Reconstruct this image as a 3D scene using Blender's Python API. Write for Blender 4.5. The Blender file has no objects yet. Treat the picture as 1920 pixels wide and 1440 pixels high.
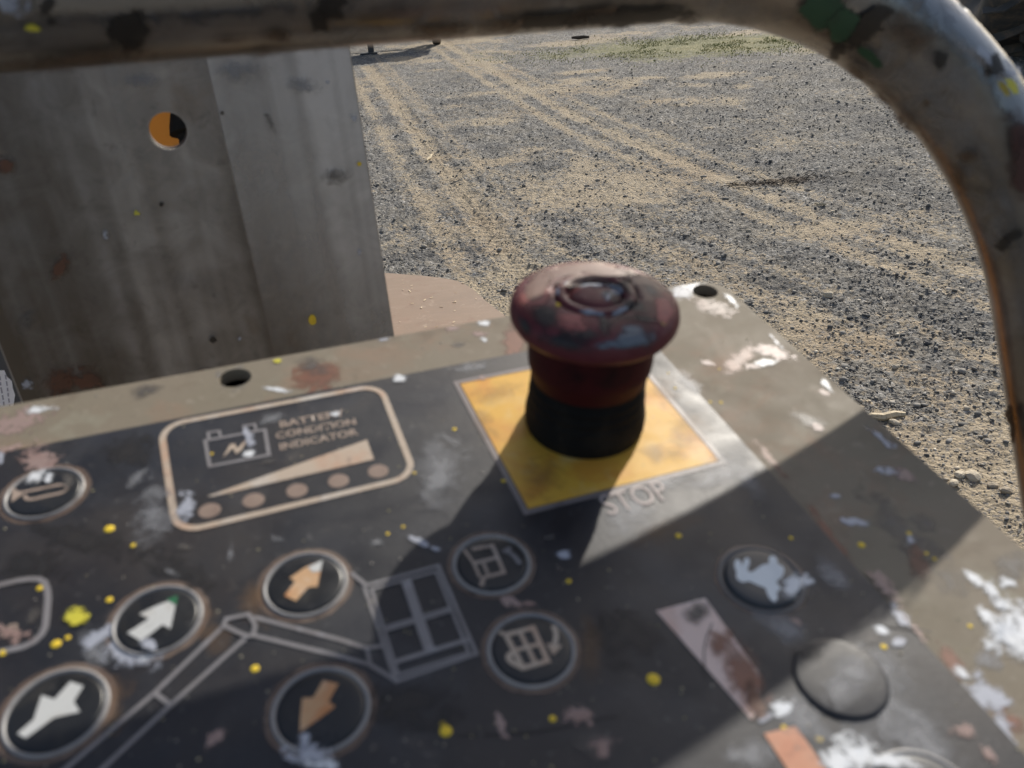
import bpy, bmesh, math, random
import numpy as np
from mathutils import Matrix, Vector
from mathutils.bvhtree import BVHTree
from mathutils.geometry import tessellate_polygon

random.seed(7); rng = np.random.default_rng(7)
scene = bpy.context.scene
col = scene.collection

# ------------------------------------------------------------------ camera
F = 1606.693                                     # focal length in photo pixels (1920 wide)
CAM_H = 1.6
M = np.array([[0.996316, -0.085753, 0.0],        # camera axes -> world
              [-0.04011, -0.46601, 0.88387],
              [-0.075795, -0.880614, -0.467733]])
EYE = np.array([0, 0, CAM_H])
cam = bpy.data.cameras.new('camera')
cam.sensor_width = 36.0; cam.lens = F / 1920 * 36
cam.clip_start = 0.01; cam.clip_end = 2000
cam.dof.use_dof = True; cam.dof.focus_distance = 3.4; cam.dof.aperture_fstop = 24.0
camo = bpy.data.objects.new('camera', cam); col.objects.link(camo)
cm = Matrix.Identity(4)
for i in range(3):
    cm[i][0] = M[i, 0]; cm[i][1] = -M[i, 1]; cm[i][2] = -M[i, 2]; cm[i][3] = EYE[i]
camo.matrix_world = cm
scene.camera = camo

# ------------------------------------------------------------------ light
SUN_DIR = np.array([0.429786, 0.722142, 0.542029])         # towards the sun
SUN_EL = math.asin(SUN_DIR[2]); SUN_AZ = math.atan2(SUN_DIR[0], SUN_DIR[1])
w = bpy.data.worlds.new('World'); scene.world = w; w.use_nodes = True
nt = w.node_tree; nt.nodes.clear()
sky = nt.nodes.new('ShaderNodeTexSky'); sky.sky_type = 'NISHITA'; sky.sun_disc = False
sky.sun_elevation = SUN_EL; sky.sun_rotation = SUN_AZ
sky.air_density = 1.0; sky.dust_density = 2.5; sky.ozone_density = 1.0
bg = nt.nodes.new('ShaderNodeBackground'); bg.inputs['Strength'].default_value = 0.118
wo = nt.nodes.new('ShaderNodeOutputWorld')
hs_ = nt.nodes.new('ShaderNodeHueSaturation'); hs_.inputs['Saturation'].default_value = 0.85   # desaturated for a whiter sky
nt.links.new(sky.outputs[0], hs_.inputs['Color']); nt.links.new(hs_.outputs[0], bg.inputs[0]); nt.links.new(bg.outputs[0], wo.inputs[0])
sl = bpy.data.lights.new('sun', 'SUN'); sl.energy = 4.6; sl.angle = math.radians(0.6); sl.color = (1, 0.94, 0.84)
so = bpy.data.objects.new('sun', sl); col.objects.link(so)
so.rotation_euler = Vector(-SUN_DIR).to_track_quat('-Z', 'Y').to_euler(); so.location = (4, 8, 6)
scene.view_settings.view_transform = 'Standard'
try: scene.view_settings.look = 'None'
except Exception: pass
scene.view_settings.exposure = 0.12; scene.view_settings.gamma = 1.0
scene.view_settings.use_curve_mapping = False

# ------------------------------------------------------------------ helpers
def ray(px, py):
    return M @ np.array([(px - 960) / F, (py - 720) / F, 1.0])
def on_ground(px, py, z=0.0):                     # photo pixel -> point on a level surface
    d = ray(px, py); return EYE + d * ((z - CAM_H) / d[2])
def at_depth(px, py, depth):
    return EYE + ray(px, py) * depth
# control panel frame
PU = M @ np.array([0.935923, -0.191328, 0.295706])
PV = M @ np.array([0.351471, 0.561543, -0.749092])
PN = M @ np.array([0.022729, -0.805024, -0.592807])
PA = EYE + M @ np.array([-0.014686, -0.00028, 0.224721])
PANEL = Matrix.Identity(4)
for i in range(3):
    PANEL[i][0] = PU[i]; PANEL[i][1] = -PV[i]; PANEL[i][2] = PN[i]; PANEL[i][3] = PA[i]
def pp(px, py):                                   # pixel -> panel-local x, y in metres
    d = ray(px, py); t = ((PA - EYE) @ PN) / (d @ PN)
    X = EYE + d * t - PA
    return (X @ PU, -(X @ PV))
def ppl(pts): return [pp(*p) for p in pts]
def z3(pts, off, s):                              # zoomed crop coords -> pixels
    return [(off[0] + x / s, off[1] + y / s) for x, y in pts]

def link(name, me, mat, parent=None, label=None, cat=None, group=None, kind=None):
    o = bpy.data.objects.new(name, me); col.objects.link(o)
    if mat is not None and me is not None and not me.materials: me.materials.append(mat)
    if parent is not None: o.parent = parent
    tag(o, label, cat, group, kind); return o
def tag(o, label=None, cat=None, group=None, kind=None):
    if label: o['label'] = label
    if cat: o['category'] = cat
    if group: o['group'] = group
    if kind: o['kind'] = kind
def empty(name, label, cat, matrix=None, loc=None, group=None):
    o = bpy.data.objects.new(name, None); col.objects.link(o); o.empty_display_size = 0.05
    if matrix is not None: o.matrix_world = matrix
    if loc is not None: o.location = loc
    tag(o, label, cat, group); return o

class MB:
    def __init__(s): s.v = []; s.f = []; s.a = []
    def add(s, vs, fs, a=None):
        n = len(s.v); s.v += [tuple(q) for q in vs]; s.f += [tuple(i + n for i in f) for f in fs]
        s.a += list(a) if a is not None else [1.0] * len(vs)
    def mesh(s, name, smooth=False):
        me = bpy.data.meshes.new(name); me.from_pydata(s.v, [], s.f)
        at = me.attributes.new('fall', 'FLOAT', 'POINT'); at.data.foreach_set('value', np.array(s.a, 'f'))
        if smooth: me.polygons.foreach_set('use_smooth', [True] * len(me.polygons))
        me.update(); return me
    def build(s, name, mat, parent=None, smooth=False, **k):
        return link(name, s.mesh(name, smooth), mat, parent, **k)

def tess(poly):
    return [tuple(t) for t in tessellate_polygon([[Vector((p[0], p[1], 0)) for p in poly]])]
def add_poly(mb, poly, z, h=0.00012):             # thin flat shape with a rim (panel-local)
    n = len(poly); a = sum(poly[i][0] * poly[(i + 1) % n][1] - poly[(i + 1) % n][0] * poly[i][1] for i in range(n))
    if a < 0: poly = poly[::-1]
    vs = [(x, y, z + h) for x, y in poly] + [(x, y, z) for x, y in poly]
    tr = []
    for t in tess(poly):
        p, q, r = (poly[i] for i in t)
        tr.append(t if (q[0]-p[0])*(r[1]-p[1]) - (r[0]-p[0])*(q[1]-p[1]) > 0 else t[::-1])
    fs = tr + [(i, n + i, n + (i + 1) % n, (i + 1) % n) for i in range(n)]
    mb.add(vs, fs)
def smooth_path(pts, it=2, closed=False):
    for _ in range(it):
        q = []
        n = len(pts)
        rngi = range(n if closed else n - 1)
        if not closed: q.append(pts[0])
        for i in rngi:
            a, b = pts[i], pts[(i + 1) % n]
            q.append(tuple(.75 * a[k] + .25 * b[k] for k in range(len(a))))
            q.append(tuple(.25 * a[k] + .75 * b[k] for k in range(len(a))))
        if not closed: q.append(pts[-1])
        pts = q
    return pts
def add_stroke(mb, pts, wd, z, h=0.00012, closed=False):   # flat ribbon with mitred joins
    P = [np.array(p, float) for p in pts]; n = len(P); L = []; R = []
    for i in range(n):
        a = P[i - 1] if (i > 0 or closed) else None
        b = P[(i + 1) % n] if (i < n - 1 or closed) else None
        d1 = (P[i] - a) if a is not None else (b - P[i])
        d2 = (b - P[i]) if b is not None else (P[i] - a)
        d1 /= np.linalg.norm(d1) + 1e-12; d2 /= np.linalg.norm(d2) + 1e-12
        m = d1 + d2; m /= np.linalg.norm(m) + 1e-12
        nr = np.array([-m[1], m[0]]); c = max(0.45, abs(nr @ np.array([-d1[1], d1[0]])))
        L.append(P[i] + nr * wd / 2 / c); R.append(P[i] - nr * wd / 2 / c)
    vs = []; fs = []
    for i in range(n):
        vs += [(*L[i], z + h), (*R[i], z + h), (*L[i], z), (*R[i], z)]
    for i in range(n if closed else n - 1):
        a = 4 * i; b = 4 * ((i + 1) % n)
        fs += [(a, a + 1, b + 1, b), (a + 1, a + 3, b + 3, b + 1), (a + 2, a, b, b + 2)]
    mb.add(vs, fs)
def circle(c, r, n=48):
    return [(c[0] + r * math.cos(2 * math.pi * i / n), c[1] + r * math.sin(2 * math.pi * i / n)) for i in range(n)]
def lathe(mb, prof, c=(0, 0), z0=0, n=64):
    vs = []; fs = []
    for r, h in prof:
        for i in range(n):
            t = 2 * math.pi * i / n; vs.append((c[0] + r * math.cos(t), c[1] + r * math.sin(t), z0 + h))
    for k in range(len(prof) - 1):
        for i in range(n):
            j = (i + 1) % n; fs.append((k * n + i, k * n + j, (k + 1) * n + j, (k + 1) * n + i))
    if prof[-1][0] > 0: fs.append(tuple((len(prof) - 1) * n + i for i in range(n)))
    mb.add(vs, fs)
def add_box(mb, lo, hi, mat4=None):
    (a, b, c), (d, e, f) = lo, hi
    vs = [(a, b, c), (d, b, c), (d, e, c), (a, e, c), (a, b, f), (d, b, f), (d, e, f), (a, e, f)]
    if mat4 is not None: vs = [tuple(mat4 @ Vector(q)) for q in vs]
    mb.add(vs, [(0, 3, 2, 1), (4, 5, 6, 7), (0, 1, 5, 4), (1, 2, 6, 5), (2, 3, 7, 6), (3, 0, 4, 7)])
def add_tube(mb, pts, r, n=14, caps=True):
    P = [np.array(p, float) for p in pts]; vs = []; fs = []
    prev = None
    for i, p in enumerate(P):
        t = P[min(i + 1, len(P) - 1)] - P[max(i - 1, 0)]; t /= np.linalg.norm(t)
        if prev is None:
            a = np.cross(t, [0, 0, 1.0]);
            if np.linalg.norm(a) < 1e-3: a = np.cross(t, [1.0, 0, 0])
        else: a = prev - t * (prev @ t)
        a /= np.linalg.norm(a); prev = a; b = np.cross(t, a)
        rr = r[i] if hasattr(r, '__len__') else r
        for k in range(n):
            th = 2 * math.pi * k / n; vs.append(p + rr * (math.cos(th) * a + math.sin(th) * b))
    for i in range(len(P) - 1):
        for k in range(n):
            j = (k + 1) % n; fs.append((i * n + k, i * n + j, (i + 1) * n + j, (i + 1) * n + k))
    if caps: fs += [tuple(range(n - 1, -1, -1)), tuple((len(P) - 1) * n + k for k in range(n))]
    mb.add(vs, fs)
def bevel(o, wd, seg=2):
    m = o.modifiers.new('bevel', 'BEVEL'); m.width = wd; m.segments = seg; m.limit_method = 'ANGLE'; m.angle_limit = math.radians(40)

def vnoise(x, y, seed=0):
    xi = np.floor(x).astype(np.int64); yi = np.floor(y).astype(np.int64); xf = x - xi; yf = y - yi
    def h(a, b):
        q = (a * 374761393 + b * 668265263 + seed * 974711) & 0xffffffff
        q = ((q ^ (q >> 13)) * 1274126177) & 0xffffffff
        return ((q ^ (q >> 16)) & 0xffff) / 65535.0
    u = xf * xf * (3 - 2 * xf); v = yf * yf * (3 - 2 * yf)
    return (h(xi, yi) * (1 - u) + h(xi + 1, yi) * u) * (1 - v) + (h(xi, yi + 1) * (1 - u) + h(xi + 1, yi + 1) * u) * v
def fbm(x, y, oct=4, seed=0):
    s = np.zeros_like(x); a = .5; t = 0
    for k in range(oct):
        s += a * vnoise(x * 2 ** k + 13.7 * k, y * 2 ** k - 7.1 * k, seed + k); t += a; a *= .55
    return s / t

# ------------------------------------------------------------------ materials
def mat(name, base, rough=0.5, metal=0.0, layers=(), bump=None, rvar=None, spec=0.5, alpha=None, coord='Object', coat=None):
    """layers: (noise scale, detail, lo, hi, colour, amount[, stretch xyz])"""
    m = bpy.data.materials.new(name); m.use_nodes = True
    t = m.node_tree; N = t.nodes; Lk = t.links
    p = N['Principled BSDF']; p.inputs['Roughness'].default_value = rough; p.inputs['Metallic'].default_value = metal
    p.inputs['Specular IOR Level'].default_value = spec
    if coat: p.inputs['Coat Weight'].default_value = coat[0]; p.inputs['Coat Roughness'].default_value = coat[1]
    tc = N.new('ShaderNodeTexCoord'); src = tc.outputs[coord]
    cur = N.new('ShaderNodeRGB'); cur.outputs[0].default_value = (*base, 1); cur = cur.outputs[0]
    def noise(scale, detail, k, stretch=None, dist=0.4):
        mp = N.new('ShaderNodeMapping'); mp.inputs['Location'].default_value = (3.1 * k + .37, 1.7 * k, 2.3 * k)
        if stretch: mp.inputs['Scale'].default_value = stretch
        nz = N.new('ShaderNodeTexNoise'); nz.inputs['Scale'].default_value = scale
        nz.inputs['Detail'].default_value = detail; nz.inputs['Distortion'].default_value = dist
        nz.inputs['Roughness'].default_value = 0.62
        Lk.new(src, mp.inputs[0]); Lk.new(mp.outputs[0], nz.inputs[0]); return nz.outputs[0]
    def ramp(s, lo, hi, to0=0.0, to1=1.0):
        r = N.new('ShaderNodeMapRange'); r.inputs[1].default_value = lo; r.inputs[2].default_value = hi
        r.inputs[3].default_value = to0; r.inputs[4].default_value = to1
        Lk.new(s, r.inputs[0]); return r.outputs[0]
    for k, l in enumerate(layers):
        nz = noise(l[0], l[1], k, l[6] if len(l) > 6 else None)
        mx = N.new('ShaderNodeMix'); mx.data_type = 'RGBA'
        Lk.new(ramp(nz, l[2], l[3], 0, l[5]), mx.inputs[0]); Lk.new(cur, mx.inputs[6])
        mx.inputs[7].default_value = (*l[4], 1); cur = mx.outputs[2]
    Lk.new(cur, p.inputs['Base Color'])
    if rvar: Lk.new(ramp(noise(rvar[0], 3, 21), .3, .7, rvar[1], rvar[2]), p.inputs['Roughness'])
    if bump:
        b = N.new('ShaderNodeBump'); b.inputs['Strength'].default_value = bump[1]; b.inputs['Distance'].default_value = bump[2]
        Lk.new(noise(bump[0], 4, 31), b.inputs['Height']); Lk.new(b.outputs[0], p.inputs['Normal'])
    if alpha:                                     # worn edge: attribute falloff broken up by noise
        at = N.new('ShaderNodeAttribute'); at.attribute_name = 'fall'
        nz = noise(alpha[0], 5, 41, None, .8)
        ad = N.new('ShaderNodeMath'); ad.operation = 'ADD'; Lk.new(at.outputs['Fac'], ad.inputs[0])
        Lk.new(ramp(nz, .25, .75, -alpha[1], alpha[1]), ad.inputs[1])
        Lk.new(ramp(ad.outputs[0], alpha[2], alpha[3], 0, alpha[4]), p.inputs['Alpha'])
    return m

DUST = (.17, .15, .12)
M_decal = mat('decal_black', (.0125, .0135, .018), .42, spec=.5, layers=[
    (22, 4, .45, .72, (.032, .025, .022), .8), (30, 5, .52, .74, (.05, .053, .062), .6),
    (13, 3, .52, .72, (.026, .030, .042), .8), (420, 3, .64, .74, (.14, .135, .13), .4),
    (110, 6, .62, .76, (.085, .072, .064), .5), (1500, 2, .62, .76, (.10, .10, .10), .3)],
    rvar=(60, .36, .6), bump=(900, .12, .0004))
M_plate = mat('tan_painted_steel', (.215, .182, .138), .72, spec=.22, layers=[
    (26, 4, .42, .66, (.20, .175, .13), .8), (34, 4, .52, .7, (.27, .17, .115), .7),
    (60, 5, .56, .7, (.14, .11, .08), .6), (45, 4, .6, .75, (.33, .33, .26), .55),
    (300, 4, .6, .75, (.38, .34, .28), .4), (900, 2, .62, .75, (.12, .1, .08), .35)],
    rvar=(60, .62, .82), bump=(260, .15, .0005))
M_body = mat('tan_box_paint', (.2, .17, .125), .55, layers=[(20, 4, .45, .7, (.12, .09, .07), .7)])
M_hole = mat('cavity_shade_black', (.002, .002, .002), .95, spec=.02)
M_yellow = mat('yellow_label', (.68, .385, .05), .5, spec=.35, layers=[
    (70, 4, .46, .62, (.60, .26, .035), .75), (110, 5, .52, .68, (.68, .47, .17), .65), (260, 5, .58, .72, (.42, .24, .06), .35),
    (45, 4, .56, .68, (.52, .26, .05), .5), (900, 3, .6, .72, (.5, .28, .07), .5)], rvar=(100, .45, .6))
M_tan = mat('worn_tan_print', (.45, .365, .285), .5, layers=[
    (50, 4, .5, .66, (.47, .26, .16), .75), (70, 4, .52, .68, (.56, .54, .51), .7), (500, 4, .58, .72, (.14, .11, .1), .6)])
M_dimtan = mat('dim_tan_print', (.36, .28, .225), .5, layers=[
    (300, 4, .54, .7, (.11, .09, .08), .7), (60, 3, .55, .7, (.42, .38, .34), .6)])
M_grey = mat('worn_grey_print', (.21, .2, .205), .5, layers=[
    (60, 4, .52, .7, (.14, .12, .115), .7), (250, 4, .55, .72, (.34, .34, .36), .5)])
M_dot = mat('led_window', (.27, .2, .16), .35, layers=[(200, 3, .5, .7, (.2, .14, .11), .6)])
M_arrow_w = mat('white_arrow_print', (.54, .545, .53), .5, layers=[(260, 4, .52, .7, (.42, .38, .32), .6), (700, 3, .62, .74, (.12, .11, .1), .5)])
M_arrow_t = mat('tan_arrow_print', (.52, .32, .17), .5, layers=[(110, 4, .46, .6, (.50, .19, .06), .85), (160, 4, .56, .7, (.62, .56, .5), .5)])
M_halo = mat('worn_brown_ring', (.16, .11, .085), .5, layers=[(90, 4, .48, .66, (.25, .19, .15), .7), (240, 4, .55, .7, (.05, .038, .032), .7)],
             alpha=(300, .35, .15, .7, .75))
M_ring = mat('scuffed_silver_ring', (.26, .255, .255), .42, layers=[(80, 4, .5, .68, (.42, .39, .35), .65), (300, 4, .57, .72, (.12, .1, .09), .6)])
M_dome = mat('button_black', (.014, .015, .017), .32, layers=[(120, 4, .52, .7, (.04, .036, .03), .6), (700, 3, .62, .75, (.13, .12, .11), .35)], rvar=(150, .25, .45))
M_domeg = mat('button_dusty', (.05, .05, .052), .5, spec=.5, layers=[(45, 4, .42, .62, (.13, .128, .125), .85), (70, 4, .55, .7, (.022, .022, .022), .7), (400, 4, .6, .75, (.1, .09, .08), .5)])
M_red = mat('faded_red_plastic', (.115, .022, .027), .55, spec=.3, layers=[
    (70, 4, .46, .66, (.165, .045, .052), .8), (85, 4, .54, .70, (.045, .022, .022), .8), (60, 3, .6, .74, (.2, .10, .09), .5),
    (600, 3, .62, .76, (.2, .14, .12), .35)], rvar=(130, .36, .6), bump=(500, .15, .0004))
M_redd = mat('dark_red_collar', (.055, .008, .009), .6, spec=.15, layers=[(120, 4, .5, .7, (.014, .006, .006), .8)])
M_rub = mat('black_rubber', (.010, .0095, .009), .75, spec=.12, layers=[(120, 4, .5, .7, (.026, .021, .016), .8)])
M_pale = mat('pale_label_border', (.20, .17, .165), .45, layers=[(200, 4, .5, .7, (.12, .1, .1), .7)])
M_bar = mat('pink_bar_print', (.62, .49, .45), .5, layers=[(45, 4, .48, .66, (.40, .18, .12), .85), (60, 4, .55, .72, (.66, .62, .60), .7), (140, 5, .58, .7, (.16, .10, .085), .7)])
M_bar2 = mat('orange_bar_print', (.47, .19, .10), .5, layers=[(60, 4, .45, .65, (.52, .30, .19), .8), (140, 5, .58, .7, (.2, .08, .05), .6)])
def splat(name, c, c2, amt=1.0, edge=(520, .62, .28, .5), rough=.5):
    return mat(name, c, rough, layers=[(120, 4, .45, .7, c2, .8), (800, 3, .6, .75, tuple(x * .6 for x in c), .4)], alpha=(*edge, amt))
S_white = splat('white_paint', (.72, .74, .76), (.60, .64, .70), .93, (420, .5, .2, .72))
S_haze = splat('grey_smear_and_sheen', (.27, .275, .29), (.19, .193, .21), .66, (260, .55, .12, .95))  # grey smears, plus sheen painted on the overlay and sheet
S_pale = splat('bluish_white_smear', (.42, .44, .50), (.30, .32, .38), .9, (380, .65, .2, .65))
S_pink = splat('pinkish_paint', (.36, .26, .235), (.26, .155, .13), .8, (480, .65, .25, .55))
S_brown = splat('brown_stain', (.13, .055, .032), (.06, .03, .02), .85, (300, .6, .2, .65))
S_rust = splat('rust_stain', (.24, .10, .06), (.15, .065, .045), .75, (260, .45, .15, .6))
S_dark = splat('dark_stain', (.012, .010, .009), (.03, .024, .019), .96, (220, .45, .25, .45))
S_grey = splat('soft_grey_stain', (.12, .11, .10), (.08, .07, .07), .7, (220, .5, .15, .9))
S_green = splat('green_paint', (.012, .06, .03), (.01, .035, .02), .97, (160, .3, .2, .35))
S_lime = splat('lime_yellow_paint', (.58, .52, .05), (.42, .42, .06), 1.0, (300, .5, .22, .5))
S_gold = mat('yellow_paint_drop', (.78, .56, .05), .6, spec=.2, layers=[(300, 3, .5, .7, (.55, .38, .03), .6)])
S_clear = mat('pale_speck', (.30, .28, .24), .25, layers=[(90, 3, .45, .6, (.42, .36, .13), .7)])
S_blue = splat('blue_grey_paint', (.14, .16, .185), (.10, .115, .14), .95, (260, .35, .15, .5))
S_tanp = splat('bleached_tan_patch', (.27, .165, .125), (.20, .11, .09), .8, (160, .4, .02, .45))
S_salm = splat('salmon_patch', (.40, .115, .10), (.30, .08, .08), .9, (160, .4, .05, .5))

# ================================================================== GROUND
def polyline_dist(x, y, pts):
    best = np.full(x.shape, 1e9); side = np.zeros(x.shape)
    for a, b in zip(pts[:-1], pts[1:]):
        e = b - a; L2 = e @ e + 1e-9
        t = np.clip(((x - a[0]) * e[0] + (y - a[1]) * e[1]) / L2, 0, 1)
        dx = x - a[0] - t * e[0]; dy = y - a[1] - t * e[1]; d = np.hypot(dx, dy)
        m = d < best; best = np.where(m, d, best); side = np.where(m, np.sign(e[0] * dy - e[1] * dx), side)
    return best, side
def G(pts): return [on_ground(*p)[:2] for p in pts]
def shift(pts, o):                               # a parallel strand
    P = [np.array(p) for p in pts]; q = []
    for k in range(len(P)):
        d = P[min(k + 1, len(P) - 1)] - P[max(k - 1, 0)]; d /= np.linalg.norm(d); q.append(P[k] + np.array([-d[1], d[0]]) * o)
    return q
T1 = G([(800, 60), (887, 112), (1000, 175), (1123, 240), (1290, 312), (1500, 392), (1780, 492), (2000, 575)])
T2 = G([(690, 125), (722, 165), (758, 215), (800, 275), (850, 340), (905, 410), (955, 475), (1010, 545)])
T3 = G([(985, 330), (1080, 390), (1200, 450), (1340, 515), (1500, 590), (1700, 690), (1850, 770)])
T4 = G([(860, 330), (930, 390), (1020, 450), (1130, 520), (1250, 600)])
TRACKS = [(shift(T1, .0), .13, 1.0), (T2, .15, 1.0), (shift(T1, -.27), .10, .85), (shift(T1, .26), .09, .7), (shift(T2, -.30), .11, .8), (shift(T2, .26), .07, .6), (shift(T1, -1.25), .10, .55),
          (T3, .14, .7), (shift(T3, .3), .10, .55), (T4, .13, .65), (shift(T4, -.28), .09, .5)]
SPOTS = [(on_ground(1090, 136), .35, .16), (on_ground(1335, 142), .42, .22), (on_ground(1215, 148), .3, .12), (on_ground(1085, 78), .8, .5), (on_ground(1700, 900), .6, .4), (on_ground(1880, 940), .5, .5), (on_ground(1560, 430), .4, .2)]
DARKS = [(on_ground(1460, 340), .28, .09)]
def sand_mask(x, y):
    n1 = fbm(x * .9, y * .9, 4, 3); n2 = fbm(x * 3.1 + 5, y * 3.1, 4, 11); n3 = fbm(x * 9, y * 9, 3, 23)
    s = np.clip((n1 * .55 + n2 * .45 - .47) * 5.0 + .02, 0, 1) * .74
    for pts, wd, amt in TRACKS:
        d, _ = polyline_dist(x, y, pts)
        k = np.clip(1.15 - d / (wd * (.5 + 1.2 * n2)), 0, 1) * amt * .88 * np.clip(2.6 * (.5 * n1 + .25 * n2 + .25 * n3) - .28, .0, .95)
        s = np.maximum(s, k)
    for c, a, b in SPOTS:
        q = np.hypot((x - c[0]) / a, (y - c[1]) / b)
        s = np.maximum(s, np.clip(1.3 - q * (.6 + .8 * n2), 0, 1) * .95)
    near = np.clip((3.6 - np.hypot(x, y)) / 1.3, 0, 1)
    s = np.maximum(s, near * (.25 + .75 * n2))
    return np.clip(s + (n3 - .5) * .5 * (.2 + s), 0, 1)
def height(x, y, s):
    h = (fbm(x * .7, y * .7, 3, 41) - .5) * .035
    h += (fbm(x * 6, y * 6, 3, 43) - .5) * .022
    h += (fbm(x * 24, y * 24, 2, 47) - .5) * .024 * (1.15 - .75 * s)
    h += (vnoise(x * 70, y * 70, 51) - .5) * .014 * (1.1 - .8 * s)
    for pts, wd, amt in TRACKS[:2]:
        d, sd = polyline_dist(x, y, pts)
        u = d * sd / wd
        brk = np.clip(2.5 * fbm(x * 1.3, y * 1.3, 3, 61) - .7, 0, 1)
        h += brk * 1.25 * (-.008 * np.exp(-(u / .55) ** 2) + .008 * np.exp(-((np.abs(u) - .8) / .14) ** 2) + .008 * np.exp(-((u - .05) / .06) ** 2))
    # tyre cleat prints across the second track
    d, sd = polyline_dist(x, y, TRACKS[1][0])
    h += .006 * np.sin((x * .3 + y) * 2 * math.pi / .085) * np.exp(-(d / .12) ** 2)
    return h
def ground_axis():
    a_in = np.linspace(math.radians(-36), math.radians(45), 820)
    a_out = np.linspace(math.radians(45), math.radians(324), 90)[1:-1]
    r = np.concatenate([[.02, .3, .8, 1.3], np.geomspace(1.7, 20, 560), np.geomspace(20.5, 900, 60)])
    return np.concatenate([a_in, a_out]), r
ang, rad = ground_axis()
AA, RR = np.meshgrid(ang, rad); X = RR * np.sin(AA); Y = RR * np.cos(AA)
SA = sand_mask(X, Y); H = height(X, Y, SA) * np.clip((60 - RR) / 30, 0, 1)
NR, NA = X.shape
verts = np.stack([X, Y, H], -1).reshape(-1, 3)
i0 = (np.arange(NR - 1)[:, None] * NA + np.arange(NA)[None]).ravel()
i1 = (np.arange(NR - 1)[:, None] * NA + (np.arange(NA)[None] + 1) % NA).ravel()
faces = np.stack([i0, i0 + NA, i1 + NA, i1], -1)
def np_mesh(name, V, Fc, attrs=(), smooth=True):
    me = bpy.data.meshes.new(name); k = Fc.shape[1]
    me.vertices.add(len(V)); me.vertices.foreach_set('co', V.astype('f').ravel())
    me.loops.add(Fc.size); me.loops.foreach_set('vertex_index', Fc.astype('i').ravel())
    me.polygons.add(len(Fc)); me.polygons.foreach_set('loop_start', (np.arange(len(Fc)) * k).astype('i'))
    try: me.polygons.foreach_set('loop_total', np.full(len(Fc), k, 'i'))
    except Exception: pass
    if smooth: me.polygons.foreach_set('use_smooth', np.ones(len(Fc), bool))
    for nm, vals in attrs:
        at = me.attributes.new(nm, 'FLOAT', 'POINT'); at.data.foreach_set('value', vals.astype('f').ravel())
    me.update(calc_edges=True); me.validate(); return me
GRASS_C = on_ground(1330, 84)[:2]
gx = (X - GRASS_C[0]) * .97 - (Y - GRASS_C[1]) * .22; gy = (X - GRASS_C[0]) * .22 + (Y - GRASS_C[1]) * .97
GQ = np.hypot(gx / 3.0, gy / 1.5)
GRM = np.clip(1.25 - GQ * (.55 + .9 * fbm(X * 2, Y * 2, 3, 71)), 0, 1)
DK = np.zeros_like(X)
for c, a, b in DARKS:
    DK = np.maximum(DK, np.clip(1.4 - np.hypot((X - c[0]) / a, (Y - c[1]) / b) * (.6 + .8 * fbm(X * 12, Y * 12, 2, 5)), 0, 1))

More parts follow.
